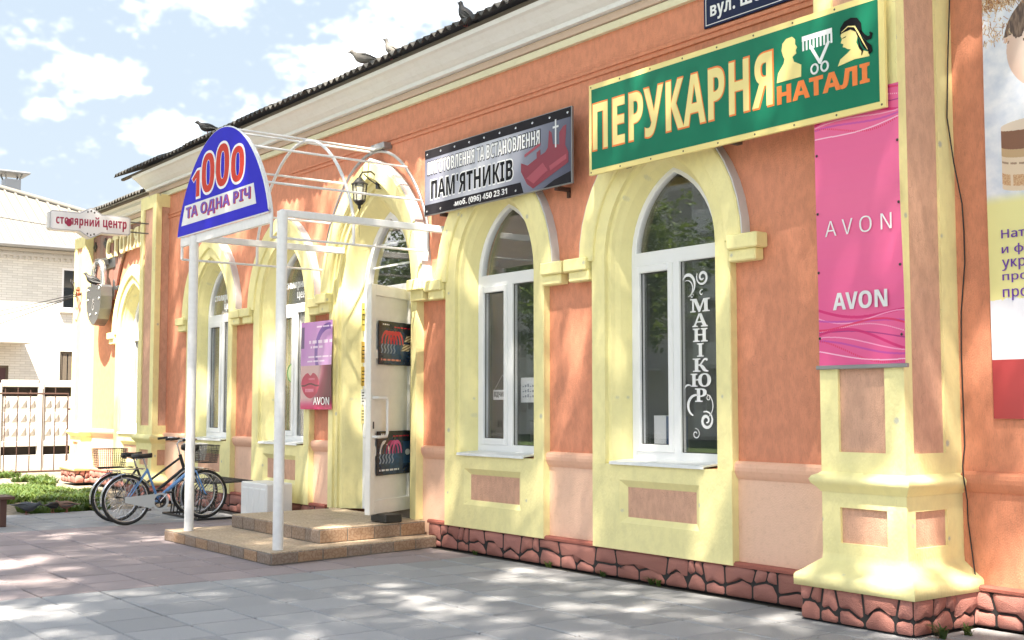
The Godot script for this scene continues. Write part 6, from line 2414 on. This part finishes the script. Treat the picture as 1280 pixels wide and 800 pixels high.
func build_small() -> void:
	M.bird = flat(lin(0.045, 0.048, 0.058), 0.55)
	M.bird_dark = flat(lin(0.016, 0.016, 0.019), 0.6)
	M.bird_pale = flat(lin(0.20, 0.185, 0.175), 0.7)
	M.bird_brown = flat(lin(0.20, 0.11, 0.075), 0.7)
	var y := 5.69
	pigeon(Vector3(-17.25, y, 0.42), deg_to_rad(233), "dark pigeon stepping down the roof edge above the blue sign", M.bird_dark, 0.0, 1.25)
	pigeon(Vector3(-12.6, y, 0.36), deg_to_rad(233), "pale pigeon preening on the corrugated roof edge", M.bird_pale, 0.0, 1.25)
	pigeon(Vector3(-12.05, y, 0.3), deg_to_rad(225), "pale upright pigeon beside the preening one on the roof", M.bird_pale, 0.5, 1.1)
	pigeon(Vector3(-10.45, y - 0.01, 0.34), deg_to_rad(200), "black pigeon sitting alone on the corrugated roof edge", M.bird_dark, 0.55, 1.25)
	pigeon(Vector3(-18.42, 0.0, 2.62), deg_to_rad(53), "slate grey pigeon pecking at the edge of the paving", M.bird, -0.25, 1.3)
	pigeon(Vector3(-18.45, 0.0, 2.24), deg_to_rad(120), "dark rounded pigeon facing away by the grass", M.bird_dark, -0.2, 1.0)
	pigeon(Vector3(-18.42, 0.0, 2.03), deg_to_rad(233), "brown pigeon beside the grass edge", M.bird_brown, -0.2, 1.1)
	pigeon(Vector3(-24.35, 3.985, -0.17), deg_to_rad(233), "black pigeon perched on the giant padlock", M.bird_dark, 0.2, 1.5)
	# wall lantern under the entrance hood
	var l := thing("wall_lantern", "black wrought iron lantern with glass panes under the entrance arch", "lantern", Vector3(-12.72, 4.2, 0.35))
	var c := Vector3(-12.70, 4.18, 0.36)
	var s := S()
	lathe(s, [Vector2(0.0, 0.20), Vector2(0.03, 0.185), Vector2(0.075, 0.13), Vector2(0.105, 0.115), Vector2(0.105, 0.10), Vector2(0.085, 0.10)], 6, Transform3D(Basis.IDENTITY, c))
	lathe(s, [Vector2(0.07, -0.09), Vector2(0.075, -0.10), Vector2(0.05, -0.13), Vector2(0.02, -0.16), Vector2(0.022, -0.18), Vector2(0.008, -0.20), Vector2(0.0, -0.24)], 6, Transform3D(Basis.IDENTITY, c))
	for k in 6:
		var a := TAU * k / 6.0
		tube(s, [c + Vector3(cos(a) * 0.09, 0.10, sin(a) * 0.09), c + Vector3(cos(a) * 0.068, -0.095, sin(a) * 0.068)], 0.006, 5)
	part(l, "cage", s, M.black_metal)
	s = S()
	lathe(s, [Vector2(0.086, 0.10), Vector2(0.065, -0.095)], 6, Transform3D(Basis.IDENTITY, c))
	var milky := flat(lin(0.75, 0.74, 0.68, 0.45), 0.1)
	milky.transparency = BaseMaterial3D.TRANSPARENCY_ALPHA
	part(l, "pane", s, milky)
	s = S()
	lathe(s, [Vector2(0.0, 0.05), Vector2(0.03, 0.02), Vector2(0.03, -0.03), Vector2(0.015, -0.08), Vector2(0.0, -0.08)], 10, Transform3D(Basis.IDENTITY, c), true)
	part(l, "bulb", s, M.white_plain)
	s = S()
	tube(s, [Vector3(-12.70, 4.40, 0.1), Vector3(-12.70, 4.46, 0.20), Vector3(-12.70, 4.44, 0.32), c + Vector3(0, 0.20, 0)], 0.012, 6)
	tube(s, [Vector3(-12.70, 4.30, 0.1), Vector3(-12.70, 4.36, 0.22), Vector3(-12.70, 4.42, 0.30)], 0.008, 6)
	box(s, Vector3(-12.73, 4.26, 0.02), Vector3(-12.67, 4.44, 0.12), 0.005)
	tube(s, [c + Vector3(0, -0.24, 0), c + Vector3(0, -0.55, 0)], 0.002, 4)
	part(l, "bracket", s, M.black_metal)
	# white ribbed box beside the steps
	var bx := thing("white_box", "white ribbed plastic box standing beside the entrance steps", "box", Vector3(-15.0, 0.0, 0.42))
	s = S()
	box(s, Vector3(-15.42, 0.0, 0.24), Vector3(-14.62, 0.56, 0.62), 0.015)
	part(bx, "box_body", s, M.white_plain)
	for k in 4:
		s = S()
		box(s, Vector3(-15.34 + k * 0.185, 0.05, 0.61), Vector3(-15.20 + k * 0.185, 0.49, 0.632), 0.008)
		part(bx, "rib", s, M.white_plain)
	# shelf-like sill bracket under the second joinery window
	# bench end cut by the frame
	var bn := thing("bench", "dark brown wooden bench end at the edge of the paving", "bench", Vector3(-17.0, 0, 3.8))
	s = S()
	for k in 3:
		box(s, Vector3(-17.05 + k * 0.15, 0.36, 3.25), Vector3(-16.92 + k * 0.15, 0.40, 4.7), 0.006)
	part(bn, "seat", s, flat(lin(0.09, 0.04, 0.03), 0.6))
	for z in [3.33, 4.55]:
		s = S()
		box(s, Vector3(-16.78, 0.0, z), Vector3(-16.70, 0.36, z + 0.08), 0.005)
		part(bn, "leg", s, flat(lin(0.09, 0.04, 0.03), 0.6))
		s = S()
		box(s, Vector3(-17.02, 0.0, z), Vector3(-16.94, 0.36, z + 0.08), 0.005)
		part(bn, "leg", s, flat(lin(0.09, 0.04, 0.03), 0.6))
	for q in [[-9.35, 0.05], [-8.55, 0.04], [-7.9, 0.06], [-7.8, 0.06], [-10.6, 0.03]]:
		weed(Vector3(q[0], 0.0, 0.085), q[1] + 0.03, 16)
	weed(Vector3(-4.90, 0, 0.20), 0.13, 40, "larger grassy weed tuft at the outer corner of the corner pilaster", "")
	weed(Vector3(-4.86, 0, -0.05), 0.10, 24, "smaller weed tuft beside the flank of the corner pilaster", "")
	for k in 5:
		weed(Vector3(-26.6 + k * 0.3, -0.05, 0.0 + 0.1 * k), 0.25, 30, "tall weed beside the end of the house near the rusty gate", "weeds near the gate")
	# bits of dry leaf and paper on the paving
	var bits := S()
	for k in 70:
		var at := Vector3(rng.randf_range(-15.0, -4.5), 0.006, 0.12 + pow(rng.randf(), 2.0) * 5.0)
		if at.x > -14.1 and at.x < -10.9 and at.z < 2.4:
			continue
		var a := rng.randf() * TAU
		var u := Vector3(cos(a), rng.randf_range(-0.2, 0.3), sin(a)) * rng.randf_range(0.008, 0.022)
		var v := Vector3(-sin(a), rng.randf_range(-0.1, 0.3), cos(a)) * rng.randf_range(0.005, 0.012)
		quad(bits, at - u, at + v, at + u, at - v)
	var lit := MeshInstance3D.new()
	lit.name = "leaf_litter"
	lit.mesh = done(bits)
	lit.material_override = flat(lin(0.42, 0.38, 0.30), 0.9)
	lit.set_meta("kind", "stuff")
	lit.set_meta("label", "scattered bits of dry leaf and paper on the paving")
	lit.set_meta("category", "litter")
	add_child(lit)
	# loose cable down the corner pilaster
	var cb := thing("loose_cable", "thin dark cable hanging loosely down beside the corner pilaster", "cable", Vector3(-5.1, 0.3, -0.42))
	s = S()
	var cz := WING_Z + 0.02
	tube(s, [Vector3(-5.10, 5.1, cz), Vector3(-5.11, 4.66, cz + 0.03), Vector3(-5.12, 4.17, cz + 0.06), Vector3(-5.125, 3.75, cz + 0.08), Vector3(-5.11, 3.41, cz + 0.03), Vector3(-5.07, 3.1, cz), Vector3(-5.06, 2.89, cz), Vector3(-5.06, 2.65, cz), Vector3(-5.10, 2.29, cz), Vector3(-5.108, 2.0, cz), Vector3(-5.105, 1.69, cz), Vector3(-5.10, 1.3, cz), Vector3(-5.09, 1.15, cz + 0.05), Vector3(-5.06, 1.08, cz + 0.09), Vector3(-5.085, 0.9, cz + 0.01), Vector3(-5.09, 0.75, cz), Vector3(-5.06, 0.5, cz), Vector3(-5.03, 0.36, cz + 0.02)], 0.006, 6)
	part(cb, "cable_run", s, M.black_plastic)
	# insulators where the wires reach the wing
	var ins := thing("wire_insulator", "small insulator bracket with looped wires on the wing's end pilaster", "insulator", Vector3(-25.2, 3.9, -0.2))
	s = S()
	lathe(s, [Vector2(0.0, 0.1), Vector2(0.03, 0.09), Vector2(0.045, 0.03), Vector2(0.03, 0.0), Vector2(0.045, -0.04), Vector2(0.03, -0.09), Vector2(0, -0.1)], 12, Transform3D(Basis.IDENTITY, Vector3(-25.25, 3.95, -0.14)))
	part(ins, "insulator_body", s, flat(lin(0.35, 0.09, 0.05), 0.3))
	s = S()
	for k in 3:
		tube(s, ring_pts(Vector3(-25.4, 4.0 + 0.05 * k, -0.12 + 0.03 * k), Vector3(0.2 - 0.04 * k, 0, 0.05), Vector3(0, 0.17 - 0.03 * k, 0.03), 20), 0.007, 5, true)
	part(ins, "wire_loops", s, M.black_plastic)
	# things behind the panes
	var p := thing("open_plaque", "small white plaque with black lettering hung inside the window by the entrance", "plaque", Vector3(-10.62, 1.66, -0.28))
	s = S()
	box(s, Vector3(-10.80, 1.655, -0.282), Vector3(-10.46, 1.765, -0.276), 0.001)
	part(p, "card", s, M.sign_white)
	words(p, "lettering", "ВІДЧИНЕНО", font_bold, M.ink, -10.78, -10.48, 1.675, 1.745, -0.276, 0.001, 0.4)
	s = S()
	tube(s, [Vector3(-10.78, 1.765, -0.279), Vector3(-10.63, 1.93, -0.279), Vector3(-10.48, 1.765, -0.279)], 0.003, 4)
	part(p, "string", s, M.sign_white)
	p = thing("paper_note", "white handwritten paper note behind the window pane", "note", Vector3(-10.12, 1.62, -0.26))
	s = S()
	box(s, Vector3(-10.27, 1.625, -0.262), Vector3(-9.86, 1.89, -0.259))
	part(p, "paper", s, M.sign_white)
	s = S()
	for k in 3:
		for i in 9:
			box(s, Vector3(-10.24 + i * 0.042, 1.79 - k * 0.055, -0.259), Vector3(-10.215 + i * 0.042, 1.80 - k * 0.055 + 0.012 * (i % 3), -0.258))
	part(p, "handwriting", s, flat(lin(0.25, 0.27, 0.33), 0.6))
	p = thing("display_shelf", "dark shelf with bottles behind the hairdresser's window", "shelf", Vector3(-10.0, 1.1, -0.6))
	s = S()
	for yy in [1.10, 1.44]:
		box(s, Vector3(-10.30, yy - 0.02, -0.75), Vector3(-9.65, yy, -0.40))
	for xx in [-10.30, -9.67]:
		box(s, Vector3(xx, 0.22, -0.75), Vector3(xx + 0.02, 1.44, -0.41))
	part(p, "shelf_frame", s, M.old_wood)
	for k in 7:
		var bt := thing("shampoo_bottle", "small shampoo bottle on the shelf behind the window", "bottle", Vector3(-10.22 + k * 0.08, 1.44, -0.5), "bottles on the window shelf")
		s = S()
		var hgt := 0.12 + 0.05 * ((k * 7) % 3)
		lathe(s, [Vector2(0.0, 0.0), Vector2(0.028, 0.002), Vector2(0.028, hgt * 0.7), Vector2(0.012, hgt * 0.8), Vector2(0.012, hgt), Vector2(0.0, hgt)], 12, Transform3D(Basis.IDENTITY, Vector3(-10.22 + k * 0.08, 1.441, -0.5)))
		part(bt, "bottle_body", s, flat([lin(0.75, 0.75, 0.76), lin(0.03, 0.12, 0.45), lin(0.7, 0.7, 0.68)][k % 3], 0.3))
	p = thing("window_box", "white and blue cardboard box on the sill inside the hairdresser's window", "box", Vector3(-8.05, 1.17, -0.35))
	s = S()
	box(s, Vector3(-8.22, 1.172, -0.42), Vector3(-8.06, 1.50, -0.26), 0.003)
	part(p, "white_side", s, M.sign_white)
	s = S()
	box(s, Vector3(-8.06, 1.172, -0.42), Vector3(-7.93, 1.495, -0.262), 0.003)
	part(p, "blue_side", s, flat(lin(0.02, 0.06, 0.18), 0.4))
	p = thing("yellow_pole", "tall yellow pole leaning behind the first joinery window", "pole", Vector3(-18.0, 0.22, -0.5))
	s = S()
	tube(s, [Vector3(-18.02, 0.23, -0.55), Vector3(-18.08, 2.3, -0.42)], 0.03, 8)
	part(p, "pole_body", s, flat(lin(0.75, 0.5, 0.03), 0.4))
	p = thing("green_panel", "green panel standing behind the first joinery window", "panel", Vector3(-18.3, 0.22, -0.7))
	s = S()
	box(s, Vector3(-18.5, 0.225, -0.75), Vector3(-18.05, 2.6, -0.72), 0.004)
	part(p, "panel_body", s, flat(lin(0.03, 0.20, 0.07), 0.5))
	p = thing("round_sticker", "round green and white sticker on the second joinery window", "sticker", Vector3(-15.55, 2.0, -0.17))
	s = S()
	prism(s, disc(Vector2(-15.53, 2.05), 0.13, 0.13, 24), -0.180, -0.178)
	part(p, "sticker_face", s, flat(lin(0.62, 0.74, 0.42), 0.4))
	s = S()
	tube(s, ring_pts(Vector3(-15.53, 2.05, -0.178), Vector3(0.125, 0, 0), Vector3(0, 0.125, 0), 24), 0.008, 5, true)
	part(p, "sticker_rim", s, flat(lin(0.05, 0.30, 0.06), 0.4))

func _ready() -> void:
	rng.seed = 20240501
	set_stage()
	make_materials()
	build_ground()
	build_house()
	build_steps()
	build_neighbourhood()
	build_trees()
	build_canopy()
	build_signs()
	build_prints()
	build_bikes()
	build_small()
